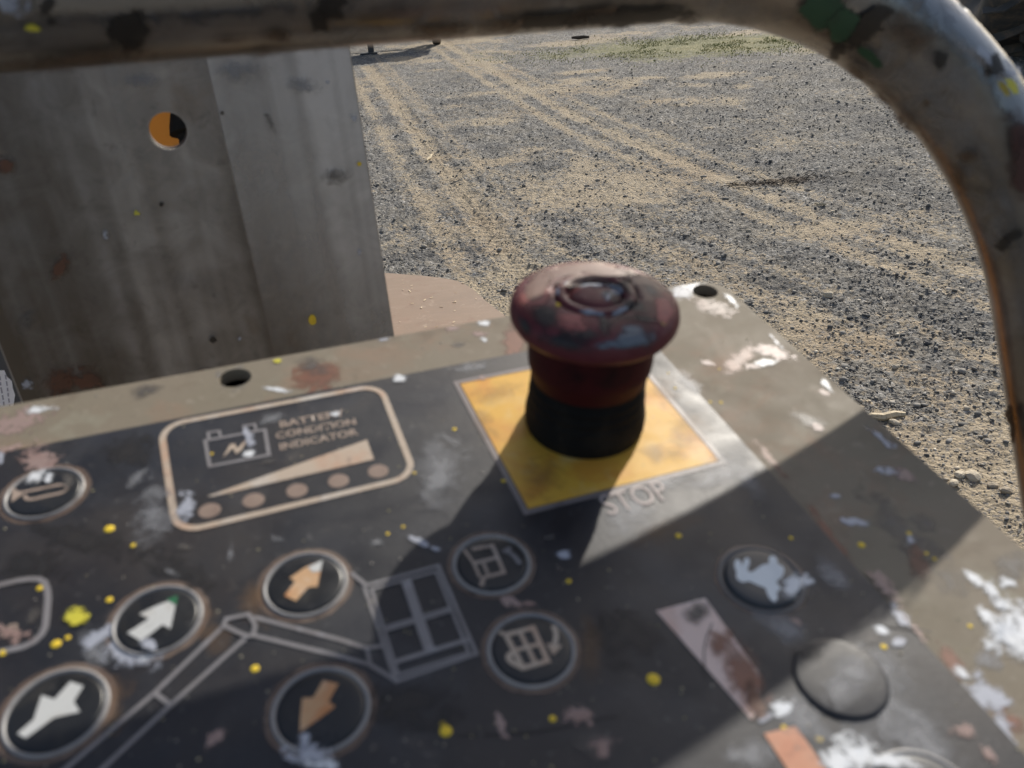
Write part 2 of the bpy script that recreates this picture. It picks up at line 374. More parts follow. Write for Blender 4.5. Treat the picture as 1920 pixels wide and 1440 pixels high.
def ground_material():
    m = bpy.data.materials.new('gravel_and_sand'); m.use_nodes = True
    t = m.node_tree; N = t.nodes; L = t.links; p = N['Principled BSDF']; p.inputs['Roughness'].default_value = .9
    p.inputs['Specular IOR Level'].default_value = .25
    tc = N.new('ShaderNodeTexCoord')
    def attr(n):
        a = N.new('ShaderNodeAttribute'); a.attribute_name = n; return a.outputs['Fac']
    def noise(sc, det=3, off=0):
        mp = N.new('ShaderNodeMapping'); mp.inputs['Location'].default_value = (off, off * .7, 0)
        n = N.new('ShaderNodeTexNoise'); n.inputs['Scale'].default_value = sc; n.inputs['Detail'].default_value = det; n.inputs['Roughness'].default_value = .65
        L.new(tc.outputs['Object'], mp.inputs[0]); L.new(mp.outputs[0], n.inputs[0]); return n.outputs[0]
    def vor(sc):
        n = N.new('ShaderNodeTexVoronoi'); n.inputs['Scale'].default_value = sc
        L.new(tc.outputs['Object'], n.inputs[0]); return n
    def rng_(s, a, b, c=0., d=1.):
        r = N.new('ShaderNodeMapRange'); r.inputs[1].default_value = a; r.inputs[2].default_value = b; r.inputs[3].default_value = c; r.inputs[4].default_value = d
        L.new(s, r.inputs[0]); return r.outputs[0]
    def mix(f, a, b):
        x = N.new('ShaderNodeMix'); x.data_type = 'RGBA'
        if hasattr(f, 'links'): L.new(f, x.inputs[0])
        else: x.inputs[0].default_value = f
        for s, i in ((a, 6), (b, 7)):
            if hasattr(s, 'links'): L.new(s, x.inputs[i])
            else: x.inputs[i].default_value = (*s, 1)
        return x.outputs[2]
    def math_(op, a, b):
        x = N.new('ShaderNodeMath'); x.operation = op
        for s, i in ((a, 0), (b, 1)):
            if hasattr(s, 'links'): L.new(s, x.inputs[i])
            else: x.inputs[i].default_value = s
        return x.outputs[0]
    v1 = vor(55); v2 = vor(120)
    sep = N.new('ShaderNodeSeparateColor'); L.new(v1.outputs['Color'], sep.inputs[0])
    sep2 = N.new('ShaderNodeSeparateColor'); L.new(v2.outputs['Color'], sep2.inputs[0])
    g = mix(rng_(sep.outputs[0], .15, 1.), (.065, .064, .064), (.29, .282, .265))
    g = mix(rng_(sep2.outputs[0], .1, 1., 0, .55), g, (.31, .295, .265))
    g = mix(rng_(sep2.outputs[1], .82, .9, 0, .9), g, (.05, .048, .046))
    g = mix(rng_(sep.outputs[1], .93, .97, 0, .8), g, (.48, .46, .43))
    g = mix(rng_(noise(3.2, 4), .46, .66, 0, .55), g, (.28, .25, .2))
    g = mix(rng_(noise(1.7, 4, 23), .50, .66, 0, .6), g, (.075, .075, .078))
    s = mix(rng_(noise(14, 4, 3), .35, .7), (.45, .375, .265), (.36, .295, .205))
    s = mix(rng_(noise(160, 3, 5), .5, .75, 0, .75), s, (.24, .20, .155))
    s = mix(rng_(sep2.outputs[2], .80, .88, 0, .85), s, (.17, .16, .15))
    s = mix(rng_(noise(1.1, 3, 9), .5, .72, 0, .55), s, (.33, .25, .165))
    f = math_('ADD', attr('sand'), rng_(noise(30, 5, 7), .28, .72, -.5, .5))
    c = mix(rng_(f, .3, .66), g, s)
    gr = mix(rng_(noise(40, 4, 11), .35, .7), (.15, .165, .045), (.32, .29, .12))
    c = mix(rng_(math_('ADD', attr('grass'), rng_(noise(18, 4, 13), .3, .7, -.35, .35)), .4, .8, 0, .62), c, gr)
    c = mix(rng_(attr('dark'), .2, .8, 0, .75), c, (.055, .035, .022))
    L.new(c, p.inputs['Base Color'])
    b = N.new('ShaderNodeBump'); b.inputs['Strength'].default_value = .9; b.inputs['Distance'].default_value = .012
    hh = math_('ADD', math_('MULTIPLY', v1.outputs['Distance'], -.9), noise(140, 3, 17))
    L.new(hh, b.inputs['Height']); L.new(b.outputs[0], p.inputs['Normal'])
    return m
M_ground = ground_material()
gme = np_mesh('ground', verts, faces, [('sand', SA), ('grass', GRM), ('dark', DK)])
ground = link('ground', gme, M_ground, kind='structure')

def ground_z(x, y):
    x = np.atleast_1d(np.asarray(x, float)); y = np.atleast_1d(np.asarray(y, float))
    return height(x, y, sand_mask(x, y))

# loose gravel: real stones, one mass
def stone_mat(name, c1, c2):
    m = bpy.data.materials.new(name); m.use_nodes = True; t = m.node_tree; N = t.nodes; p = N['Principled BSDF']
    p.inputs['Roughness'].default_value = .8; p.inputs['Specular IOR Level'].default_value = .3
    a = N.new('ShaderNodeAttribute'); a.attribute_name = 'tone'
    cr = N.new('ShaderNodeValToRGB'); e = cr.color_ramp.elements
    e[0].color = (*c1, 1); e[1].color = (*c2, 1); e[0].position = .05; e[1].position = .95
    q = e.new(.55); q.color = (.26, .245, .22, 1); q = e.new(.8); q.color = (.42, .36, .27, 1)
    nz = N.new('ShaderNodeTexNoise'); nz.inputs['Scale'].default_value = 180
    mx = N.new('ShaderNodeMath'); mx.operation = 'MULTIPLY_ADD'; mx.inputs[1].default_value = .35
    sb = N.new('ShaderNodeMath'); sb.operation = 'ADD'; sb.inputs[1].default_value = -.17
    t.links.new(nz.outputs[0], mx.inputs[0]); t.links.new(a.outputs['Fac'], mx.inputs[2]); t.links.new(mx.outputs[0], sb.inputs[0])
    t.links.new(sb.outputs[0], cr.inputs[0]); t.links.new(cr.outputs[0], p.inputs['Base Color']); return m
M_stone = stone_mat('gravel_stone', (.085, .083, .08), (.62, .575, .48))
phi = (1 + 5 ** .5) / 2
ICO = np.array([(-1, phi, 0), (1, phi, 0), (-1, -phi, 0), (1, -phi, 0), (0, -1, phi), (0, 1, phi), (0, -1, -phi), (0, 1, -phi), (phi, 0, -1), (phi, 0, 1), (-phi, 0, -1), (-phi, 0, 1)]) / math.hypot(1, phi)
ICF = np.array([(0, 11, 5), (0, 5, 1), (0, 1, 7), (0, 7, 10), (0, 10, 11), (1, 5, 9), (5, 11, 4), (11, 10, 2), (10, 7, 6), (7, 1, 8), (3, 9, 4), (3, 4, 2), (3, 2, 6), (3, 6, 8), (3, 8, 9), (4, 9, 5), (2, 4, 11), (6, 2, 10), (8, 6, 7), (9, 8, 1)])
def stones(x, y, z, size, name, material, tone):
    n = len(x)
    v = ICO[None] * (1 + rng.uniform(-.28, .28, (n, 12, 1)))
    v = v * np.stack([rng.uniform(.75, 1.35, n), rng.uniform(.6, 1.0, n), rng.uniform(.3, .7, n)], -1)[:, None]
    th = rng.uniform(0, 2 * np.pi, n); tl = rng.normal(0, .3, n)
    c, s = np.cos(tl)[:, None], np.sin(tl)[:, None]
    vy = v[..., 1] * c - v[..., 2] * s; vz = v[..., 1] * s + v[..., 2] * c; vx = v[..., 0]
    c, s = np.cos(th)[:, None], np.sin(th)[:, None]
    v = np.stack([vx * c - vy * s, vx * s + vy * c, vz], -1) * size[:, None, None]
    v += np.stack([x, y, z + size * .18], -1)[:, None]
    f = (ICF[None] + 12 * np.arange(n)[:, None, None]).reshape(-1, 3)
    return np_mesh(name, v.reshape(-1, 3), f, [('tone', np.repeat(tone, 12))], smooth=False)
n = 150000
rr = np.exp(rng.uniform(math.log(1.85), math.log(11), n)); aa = rng.uniform(math.radians(-14), math.radians(42), n)
x = rr * np.sin(aa); y = rr * np.cos(aa); s = sand_mask(x, y)
keep = rng.random(n) < (1.02 - .72 * s) * np.clip(fbm(x * 5, y * 5, 3, 91) * 2.2 - .3, .12, 1)
x, y, s, rr = x[keep], y[keep], s[keep], rr[keep]
size = np.clip(rng.lognormal(math.log(.0032), .52, len(x)), .0018, .018) * (1 + .05 * np.clip(rr - 3, 0, 8))
tone = np.clip(rng.beta(1.7, 2.3, len(x)), 0, 1)
link('gravel', stones(x, y, ground_z(x, y), size, 'gravel', M_stone, tone), M_stone, kind='stuff')

# grass
ng = 9000
gxr = rng.normal(0, .5, ng) * 2.8; gyr = rng.normal(0, .45, ng) * 1.5
bx = GRASS_C[0] + gxr * .97 + gyr * .22; by = GRASS_C[1] - gxr * .22 + gyr * .97
kp = fbm(bx * 2.2, by * 2.2, 3, 77) > .43; bx, by = bx[kp], by[kp]; ng = len(bx); bz = ground_z(bx, by)
hh = rng.uniform(.01, .03, ng); lean = rng.normal(0, .5, (ng, 2)) * hh[:, None]; th = rng.uniform(0, np.pi, ng); wd = rng.uniform(.003, .008, ng)
V = np.stack([np.stack([bx - wd * np.cos(th), by - wd * np.sin(th), bz], -1), np.stack([bx + wd * np.cos(th), by + wd * np.sin(th), bz], -1),
              np.stack([bx + lean[:, 0], by + lean[:, 1], bz + hh], -1)], 1).reshape(-1, 3)
M_grass = stone_mat('short_grass', (.09, .12, .03), (.36, .33, .12))
link('grass', np_mesh('grass', V, np.arange(3 * ng).reshape(-1, 3), [('tone', np.repeat(rng.random(ng), 3))], smooth=False), M_grass, kind='stuff')
M_grass.node_tree.nodes['Color Ramp'].color_ramp.elements[1].color = (.17, .2, .06, 1)
M_grass.node_tree.nodes['Color Ramp'].color_ramp.elements[2].color = (.30, .28, .11, 1)

# countable rocks
def rock(px, py, wpx, tone_c, label):
    g = on_ground(px, py); d = np.linalg.norm(g - EYE); r = wpx / F * d * .5
    bm = bmesh.new(); bmesh.ops.create_icosphere(bm, subdivisions=2, radius=1)
    sd = rng.uniform(0, 50, 3)
    pl = [(Vector(rng.normal(0, 1, 3)).normalized(), rng.uniform(.62, .9)) for _ in range(9)]
    for v in bm.verts:
        for nrm, k in pl:
            q = v.co.dot(nrm) - k
            if q > 0: v.co -= nrm * q
        v.co *= 1 + .07 * math.sin(v.co.x * 5 + sd[0]) * math.cos(v.co.y * 6 + sd[1])
        v.co = Vector((v.co.x * 1.15, v.co.y * .85, v.co.z * .62)) * r
    me = bpy.data.meshes.new('rock'); bm.to_mesh(me); bm.free()
    o = link('rock', me, tone_c, label=label, cat='rock', group='loose rocks lying on the gravel')
    o.location = (g[0], g[1], float(ground_z(g[0], g[1])[0]) + r * .25); o.rotation_euler = (0, 0, random.uniform(0, 6))
M_rl = mat('pale_stone', (.52, .45, .34), .85, layers=[(60, 4, .45, .7, (.42, .35, .25), .8), (300, 3, .6, .75, (.14, .12, .1), .6)], bump=(150, .5, .004))
M_rd = mat('dark_stone', (.05, .05, .053), .8, layers=[(90, 4, .5, .7, (.1, .095, .09), .7)], bump=(150, .5, .004))
M_rm = mat('brown_stone', (.36, .30, .22), .85, layers=[(90, 4, .5, .7, (.12, .1, .08), .7)], bump=(150, .5, .004))
for a in [(1822, 898, 27, M_rl, 'largest pale tan rock, right one of the pair by the guard tube'),
          (1798, 897, 20, M_rl, 'pale tan rock, left one of the pair by the guard tube'),
          (1788, 911, 18, M_rl, 'flat pale rock just below the pair of tan rocks'),
          (1860, 915, 18, M_rm, 'brown rock right of and below the pair of tan rocks'),
          (1884, 926, 20, M_rm, 'lowest brown rock on the sand beside the guard tube'),
          (1676, 797, 18, M_rl, 'small pale rock just below the weathered wood sliver'),
          (1680, 688, 14, M_rl, 'lone pale pebble standing out on the gravel in mid right'),
          (1553, 557, 20, M_rl, 'white flat stone near the drilled plate corner'),
          (1594, 598, 13, M_rd, 'black stone right of the plate edge'),
          (1598, 697, 12, M_rd, 'black round stone a little above the wood sliver'),
          (1738, 645, 15, M_rd, 'dark stone left of the guard tube'),
          (1780, 735, 13, M_rd, 'dark stone below mid right by the guard tube'),
          (1690, 383, 12, M_rm, 'small brown stone on the gravel near the tube bend'),
          (1420, 304, 10, M_rd, 'small black stone on the edge of the sandy wheel track')]:
    rock(*a)
def stick(px, py, px2, py2, r, material, label):
    a = on_ground(px, py); b = on_ground(px2, py2); mb = MB(); k = 7
    pts = [a + (b - a) * i / k + np.array([0, 0, r * .8 + .003 + float(ground_z(a[0], a[1])[0]) + .003 * math.sin(i * 1.7)]) for i in range(k + 1)]
    d = (b - a) / np.linalg.norm(b - a); sd = np.array([-d[1], d[0], 0])
    pts = [p + sd * .004 * math.sin(i * 1.3) for i, p in enumerate(pts)]
    add_tube(mb, pts, [r * (.4 + .6 * math.sin(math.pi * (i + .7) / (k + 1.4))) for i in range(k + 1)], 6)
    mb.build('wood_stick', material, label=label, cat='stick', group='bits of wood on the gravel')
M_wood = mat('weathered_wood', (.55, .46, .31), .8, layers=[(120, 4, .5, .7, (.2, .15, .09), .7)])
M_woodd = mat('dark_twig', (.06, .045, .03), .85)
stick(1622, 790, 1697, 783, .015, M_wood, 'weathered wood sliver lying beside the plate edge')
stick(801, 304, 811, 292, .012, M_wood, 'short pale wood chip near the wheel track behind the metal sheet')
stick(1526, 385, 1548, 386, .008, M_wood, 'small pale wood splinter on open gravel at right')
stick(1072, 74, 1105, 72, .03, M_woodd, 'dark stick at the left end of the grass patch')
tw = MB(); c0 = on_ground(1462, 342)
for i in range(60):
    a = c0[:2] + rng.normal(0, 1, 2) * (.19, .05); th = rng.normal(0, .5); l = rng.uniform(.03, .09)
    z = float(ground_z(a[0], a[1])[0]); d = np.array([math.cos(th), math.sin(th), 0])
    add_tube(tw, [np.array([*a, z + .004]) - d * l / 2, np.array([*a, z + rng.uniform(.008, .03)]), np.array([*a, z + .005]) + d * l / 2], .0022, 4)
tw.build('twigs', M_woodd, kind='stuff', label='scatter of dark brown twigs on a sandy patch')

# ================================================================== BACKGROUND VEHICLES
M_tyre = mat('tyre_rubber', (.05, .049, .047), .75, layers=[(6, 4, .45, .65, (.15, .11, .075), .85), (40, 4, .5, .7, (.06, .055, .05), .6)])
M_steel = mat('dark_steel', (.05, .05, .05), .6, layers=[(8, 4, .5, .7, (.09, .07, .05), .6)])
M_rim = mat('dusty_brown_rim', (.085, .055, .035), .7, layers=[(7, 4, .45, .7, (.055, .04, .03), .7)])
def wheel(root, c, axis, r, wdt, nlug=0, lugd=.04):
    """tyre + rim; tread lugs as parts of the tyre"""
    ax = np.array(axis, float); ax /= np.linalg.norm(ax); e1 = np.cross([0, 0, 1.0], ax); e1 /= np.linalg.norm(e1); e2 = np.cross(ax, e1)
    W = Matrix.Identity(4)
    for i in range(3): W[i][0] = e1[i]; W[i][1] = e2[i]; W[i][2] = ax[i]; W[i][3] = c[i]
    mb = MB(); h = wdt / 2
    lathe(mb, [(r * .52, -h * .75), (r * .7, -h), (r * .86, -h * .97), (r * .95, -h * .82), (r * .98, -h * .4), (r * .98, h * .4), (r * .95, h * .82), (r * .86, h * .97), (r * .7, h), (r * .52, h * .75), (r * .52, -h * .75)], n=40)
    mb.f.pop() if len(mb.f[-1]) == 40 else None
    ty = mb.build('tyre', M_tyre, root, smooth=True); ty.matrix_local = root.matrix_world.inverted() @ W
    mb = MB(); lathe(mb, [(r * .53, -h * .7), (r * .48, -h * .78), (r * .45, -h * .3), (r * .2, -h * .25), (r * .16, -h * .5), (.001, -h * .5)], n=32)
    lathe(mb, [(r * .001, h * .2), (r * .2, h * .25), (r * .45, h * .3), (r * .48, h * .78), (r * .53, h * .7)], n=32)
    if len(mb.f[-1]) == 32: mb.f.pop()
    rm = mb.build('rim', M_rim, root, smooth=True); rm.matrix_local = ty.matrix_local.copy()
    if nlug:
        lm = MB(); L = 1.05 * wdt * .62
        sec = [(-.5, 0), (.5, 0), (.32, 1), (-.32, 1)]
        for side in (-1, 1):
            vs = []
            for q in range(4):
                t = q / 3; ph = side * 0 + t * .36
                z = (-h * 1.02 + t * h * 1.12)
                rb = r * (.86 if q == 0 else .965); hh_ = lugd * (1.0 if q else .8)
                for su, sv in sec:
                    aang = ph + su * .045 * (.6 / r) ** .5
                    vs.append(((rb + sv * hh_) * math.cos(aang), (rb + sv * hh_) * math.sin(aang), z))
            fs = [(3, 2, 1, 0), (12, 13, 14, 15)]
            for q in range(3):
                for k in range(4): fs.append((q * 4 + k, q * 4 + (k + 1) % 4, q * 4 + 4 + (k + 1) % 4, q * 4 + 4 + k))
            b = MB(); b.add(vs, fs) if side < 0 else b.add([(x_, y_, -z_) for x_, y_, z_ in vs], [f[::-1] for f in fs])
            me = b.mesh('tread_lug'); me.materials.append(M_tyre)
            for k in range(nlug):
                o = bpy.data.objects.new('tread_lug', me); col.objects.link(o); o.parent = ty
                o.rotation_euler = (0, 0, 2 * math.pi * (k + (.5 if side > 0 else 0)) / nlug)
    return ty
# machine with the big lugged wheel, top right
wc = on_ground(1885, 104)
tr = empty('tractor', 'dark tractor with chunky lugged tyre behind the tube bend', 'tractor', loc=(wc[0], wc[1], 0)); bpy.context.view_layer.update()
AXW = np.array([-.93, .30, 0]); AXW /= np.linalg.norm(AXW); PERP = np.array([-AXW[1], AXW[0], 0]) * -1
wheel(tr, wc + np.array([0, 0, 1.06]), AXW, 1.0, .86, 15, .10)
wheel(tr, wc + np.array([.3, 0, 1.06]) + PERP * 2.1, AXW, 1.0, .86, 15, .10)
def part_world(mb, name, material, root, smooth=False):
    o = mb.build(name, material, root, smooth); o.matrix_local = root.matrix_world.inverted(); return o
M_trac = mat('dark_machine_paint', (.05, .03, .022), .5, layers=[(5, 4, .5, .7, (.03, .022, .02), .7)])
TM = Matrix.Identity(4)
for i in range(3): TM[i][0] = PERP[i]; TM[i][1] = -AXW[i]; TM[i][2] = [0, 0, 1][i]; TM[i][3] = (wc + np.array([0, 0, 0]))[i]
mb = MB(); add_box(mb, (-.3, .5, .6), (2.8, 1.3, 1.15), TM); bevel(part_world(mb, 'chassis', M_trac, tr), .03)
mb = MB(); add_box(mb, (.7, .5, 1.152), (2.6, 1.15, 1.8), TM); bevel(part_world(mb, 'bonnet', M_trac, tr), .06)
mb = MB(); add_tube(mb, [TM @ Vector((0, 0, .82)), TM @ Vector((0, .9, .82))], .09, 10); part_world(mb, 'axle', M_steel, tr)
# trailer, top left
tg = on_ground(819, 85); jg = on_ground(697, 102)
tl = empty('trailer', 'low dark trailer on small wheels behind the guard tube', 'trailer', loc=(tg[0], tg[1], 0)); bpy.context.view_layer.update()
for dx in (0, -1.75):
    wheel(tl, tg + np.array([dx, 0.1, .29]), (1, .06, 0), .29, .15)
mb = MB(); add_box(mb, (tg[0] - 2.6, tg[1] - .33, .62), (tg[0] + .42, tg[1] + .26, .86)); bevel(part_world(mb, 'deck', M_steel, tl), .02)
mb = MB(); add_box(mb, (tg[0] - 2.6, tg[1] - .36, .862), (tg[0] + .42, tg[1] - .30, 1.0)); add_box(mb, (tg[0] - 2.6, tg[1] + .2, .862), (tg[0] + .42, tg[1] + .26, 1.0)); part_world(mb, 'side_rail', M_steel, tl)
mb = MB(); add_tube(mb, [(tg[0] - 1.75, tg[1] + .1, .29), (tg[0], tg[1] + .1, .29)], .04, 8); part_world(mb, 'axle', M_steel, tl)
mb = MB(); add_box(mb, (jg[0] - .045, jg[1] - .045, .03), (jg[0] + .045, jg[1] + .045, .72)); jk = part_world(mb, 'jack_leg', M_steel, tl)
mb = MB(); add_box(mb, (jg[0] - .17, jg[1] - .10, .005), (jg[0] + .10, jg[1] + .10, .035)); ft = mb.build('foot_plate', M_steel, jk)
mb = MB(); add_tube(mb, [(jg[0], jg[1] - .02, .66), (tg[0] - .9, tg[1], .66)], .05, 8); part_world(mb, 'drawbar', M_steel, tl)

# ================================================================== LIFT PARTS BEHIND THE PANEL
# brown cover
M_cover = mat('dusty_brown_paint', (.235, .17, .118), .62, layers=[
    (9, 4, .45, .68, (.21, .155, .11), .8), (30, 5, .55, .72, (.19, .105, .07), .6), (70, 4, .6, .75, (.36, .29, .22), .6), (500, 3, .62, .76, (.44, .38, .3), .5), (14, 3, .5, .7, (.28, .205, .15), .5, (1, 4, 1))],
    bump=(200, .12, .001))
zc = 1.05
out = [on_ground(*p, zc)[:2] for p in [(725, 510), (820, 517), (868, 526), (893, 543), (917, 565), (950, 590)]]
out = [out[0] + (out[0] - out[1]) * 5.5] + list(out) + [out[-1] + (out[-1] - out[-2]) * 2.2, np.array([-.05, .82]), np.array([-.75, .95])]
outs = smooth_path([tuple(p) for p in out], 2, True)
cen = np.mean(outs, 0)
mb = MB(); n_ = len(outs); vs = []; fs = []
rings = [(1.0, .42), (1.0, zc - .02), (.997, zc - .01), (.99, zc - .003), (.975, zc)]
for k, z in rings:
    for p in outs: vs.append((cen[0] + (p[0] - cen[0]) * k, cen[1] + (p[1] - cen[1]) * k, z))
for k in range(len(rings) - 1):
    for i in range(n_):
        j = (i + 1) % n_; fs.append((k * n_ + i, k * n_ + j, (k + 1) * n_ + j, (k + 1) * n_ + i))
fs.append(tuple((len(rings) - 1) * n_ + i for i in range(n_))); fs.append(tuple(i for i in reversed(range(n_))))
mb.add(vs, fs)
cov = mb.build('machine_cover', M_cover, label='dusty reddish brown rounded machine cover behind the control panel', cat='machine cover')
me = cov.data; bmx = bmesh.new(); bmx.from_mesh(me); bmesh.ops.recalc_face_normals(bmx, faces=bmx.faces); bmx.to_mesh(me); bmx.free()
mb = MB()
for i in range(26):
    q = on_ground(random.uniform(745, 930), random.uniform(525, 615), zc + .0008); th = random.uniform(0, 3.1); l = random.uniform(.0008, .0035); wq = random.uniform(.0004, .0011)
    dx, dy = l * math.cos(th), l * math.sin(th); ex, ey = -wq * math.sin(th), wq * math.cos(th)
    mb.add([(q[0] - dx - ex, q[1] - dy - ey, q[2]), (q[0] + dx - ex, q[1] + dy - ey, q[2]), (q[0] + dx + ex, q[1] + dy + ey, q[2] + .0006), (q[0] - dx + ex, q[1] - dy + ey, q[2] + .0006)], [(0, 1, 2, 3)])
mb.build('straw_chips', M_wood, cov, kind='stuff')

# upright metal sheet
SH_E = np.array([PU[0], PU[1], 0]); SH_E /= np.linalg.norm(SH_E)
SH_N = np.array([SH_E[1], -SH_E[0], 0])                        # faces the operator
SH_R = at_depth(738, 625, .42)
def on_sheet(px, py):
    d = ray(px, py); t = ((SH_R - EYE) @ SH_N) / (d @ SH_N); return EYE + d * t
def sheet_st(px, py):
    q = on_sheet(px, py) - SH_R; return q @ SH_E, q[2]
sheet_m = Matrix.Identity(4)
for i in range(3): sheet_m[i][0] = SH_E[i]; sheet_m[i][1] = [0, 0, 1][i]; sheet_m[i][2] = SH_N[i]; sheet_m[i][3] = SH_R[i]
sheet = empty('metal_sheet', 'upright dull grey steel sheet with one round hole', 'metal sheet', matrix=sheet_m); bpy.context.view_layer.update()
M_sheet = mat('dull_steel_sheet', (.40, .375, .35), .45, .15, layers=[
    (9, 4, .45, .7, (.18, .15, .115), .75, (1, .35, 1)), (40, 5, .55, .72, (.26, .26, .27), .5), (22, 4, .6, .75, (.24, .15, .08), .5),
    (900, 3, .6, .75, (.33, .32, .3), .35), (120, 5, .58, .72, (.12, .11, .1), .45), (5, 3, .5, .65, (.34, .335, .335), .7, (1, .2, 1))],
    rvar=(14, .34, .55), bump=(700, .12, .0004))
x0 = sheet_st(38, 750)[0]; zb = sheet_st(700, 640)[1] - .16; zt = sheet_st(655, 40)[1] + .10
hc = sheet_st(315, 245); hr = 30.5 / F * np.linalg.norm(on_sheet(315, 245) - EYE)
FZ = -.0042
_d = ray(738, 625); _k = FZ / (_d @ SH_N)                        # keeps the folded edge on its own sight line
xr = float((_d * _k) @ SH_E)
folds = [(x0, -.0015), (sheet_st(195, 130)[0], .0008), (sheet_st(388, 115)[0], -.0004), (xr, FZ)]
def sheet_z(x):
    xs = [f[0] for f in folds]; zs = [f[1] for f in folds]; return float(np.interp(x, xs, zs))
bm = bmesh.new()
xs = sorted(set([f[0] for f in folds] + [hc[0] - .0145, hc[0] + .0145])); ys = [zb, hc[1] - .0145, hc[1] + .0145, zt]
grid = [[bm.verts.new((x, y, sheet_z(x))) for x in xs] for y in ys]
hi_ = xs.index(hc[0] - .0145)
for j in range(3):
    for i in range(len(xs) - 1):
        if j == 1 and xs[i] >= hc[0] - .01451 and xs[i + 1] <= hc[0] + .01451: continue
        bm.faces.new((grid[j][i], grid[j][i + 1], grid[j + 1][i + 1], grid[j + 1][i]))
# ring between square and hole
nh = 48; cv = []
for k in range(nh):
    t = 2 * math.pi * k / nh; xx = hc[0] + hr * math.cos(t); cv.append(bm.verts.new((xx, hc[1] + hr * math.sin(t), sheet_z(xx))))
sqv = [v for j in (1, 2) for v in grid[j] if abs(v.co.x - hc[0]) <= .01451]
def sq_near(t):
    return min(sqv, key=lambda v: abs((math.atan2(v.co.y - hc[1], v.co.x - hc[0]) - t + math.pi) % (2 * math.pi) - math.pi))
for k in range(nh):
    t1 = 2 * math.pi * k / nh; t2 = 2 * math.pi * (k + 1) / nh
    a, b = sq_near(t1), sq_near(t2)
    if a is b: bm.faces.new((cv[k], a, cv[(k + 1) % nh]))
    else: bm.faces.new((cv[k], a, b, cv[(k + 1) % nh]))
bmesh.ops.recalc_face_normals(bm, faces=bm.faces)
me = bpy.data.meshes.new('sheet_panel'); bm.to_mesh(me); bm.free()
shp = link('sheet_panel', me, M_sheet, sheet)
sm_ = shp.modifiers.new('thickness', 'SOLIDIFY'); sm_.thickness = .0012; sm_.offset = 0


mb = MB(); n_c = 40; vs = []
for r_, z_ in ((hr * 1.06, -.0009), (hr * .97, -.0008), (hr * .955, -.0045), (hr * 1.06, -.0046)):
    vs += [(hc[0] + r_ * math.cos(2 * math.pi * k / n_c), hc[1] + r_ * math.sin(2 * math.pi * k / n_c), sheet_z(hc[0]) + z_) for k in range(n_c)]
mb.add(vs, [(a * n_c + k, a * n_c + (k + 1) % n_c, ((a + 1) % 4) * n_c + (k + 1) % n_c, ((a + 1) % 4) * n_c + k) for a in range(4) for k in range(n_c)])
mb.build('hole_grommet', mat('worn_dark_grommet', (.03, .022, .018), .7), sheet)
# orange boom and hose behind the hole
M_orange = mat('orange_paint', (.78, .27, .018), .42, layers=[(10, 4, .5, .7, (.70, .22, .015), .7)])
ob_d = .62
q = at_depth(300, 250, ob_d); bo = empty('boom_arm', 'orange boom arm seen through the round hole', 'boom arm', loc=tuple(q)); bpy.context.view_layer.update()
mb = MB(); R_ = Matrix.Translation(Vector(q)) @ Matrix.Rotation(math.radians(-8), 4, 'Z')
add_box(mb, (-.30, .02, -1.05), (.045, .20, .55), R_); bevel(part_world(mb, 'arm_box', M_orange, bo), .006)
mb = MB()
hp = [(349, 90), (348, 160), (346, 215), (345, 240), (345, 250), (348, 252), (351, 262), (353, 300), (352, 420), (350, 700)]
hr_ = [.0095, .0095, .0095, .0098, .0098, .0062, .0056, .0054, .0054, .0054]
add_tube(mb, [at_depth(*p_, ob_d - .012) for p_ in hp], hr_, 14)
mb.build('hydraulic_hose', M_rub, label='black hydraulic hose seen in the round hole against orange', cat='hose')

# grey housing with sticker at far left
M_house = mat('blue_grey_paint', (.07, .075, .085), .55, layers=[(20, 4, .5, .7, (.045, .045, .05), .7), (200, 4, .6, .75, (.16, .16, .17), .5)])
hq = at_depth(-60, 690, .72); hd = np.array([ray(-60, 690)[0], ray(-60, 690)[1], 0]); hd /= np.linalg.norm(hd)
hm = Matrix.Identity(4); hx = np.array([hd[1], -hd[0], 0])
for i in range(3): hm[i][0] = hx[i]; hm[i][1] = [0, 0, 1][i]; hm[i][2] = -hd[i]; hm[i][3] = hq[i]
hs = empty('junction_box', 'blue grey junction box left of the metal sheet carrying a white sticker', 'junction box', matrix=hm); bpy.context.view_layer.update()
mb = MB(); add_box(mb, (-.16, -.2, -.12), (.085, .045, 0)); b_ = mb.build('box_shell', M_house, hs); bevel(b_, .004, 3)
M_stick = mat('white_sticker', (.80, .81, .86), .5, layers=[(90, 4, .55, .7, (.62, .62, .68), .7)])
M_ink = mat('sticker_ink', (.33, .33, .40), .6)
mb = MB(); pts = []
for px_, py_ in [(-40, 700), (-8, 694), (8, 694), (13, 706), (22, 714), (24, 728), (28, 740), (25, 760), (20, 800), (-50, 800)]:
    d = ray(px_, py_); t = ((hq - EYE) @ hd) / (d @ hd); X_ = EYE + d * t - hq; pts.append((X_ @ hx, X_[2]))
add_poly(mb, pts, .0002, .0004); stk = mb.build('sticker', M_stick, hs)
mb = MB()
for k in range(6):
    a = np.array(pts[2]) + np.array([-.0025 - .0045 * k + .002, -.004]); 
    for seg in range(7):
        l = random.uniform(.003, .0058); a2 = a + np.array([-.0008, -l])
        add_stroke(mb, [tuple(a), tuple(a2)], .0011, .0007, .0001); a = a2 + np.array([-.0003, -.0016])
mb.build('print_lines', M_ink, stk)

# ================================================================== CONTROL PANEL
cp = empty('control_panel', 'worn control panel with black overlay, membrane buttons and red stop button', 'control panel', matrix=PANEL)
mm = .001
def UV(u, v): return (u * mm, -v * mm)
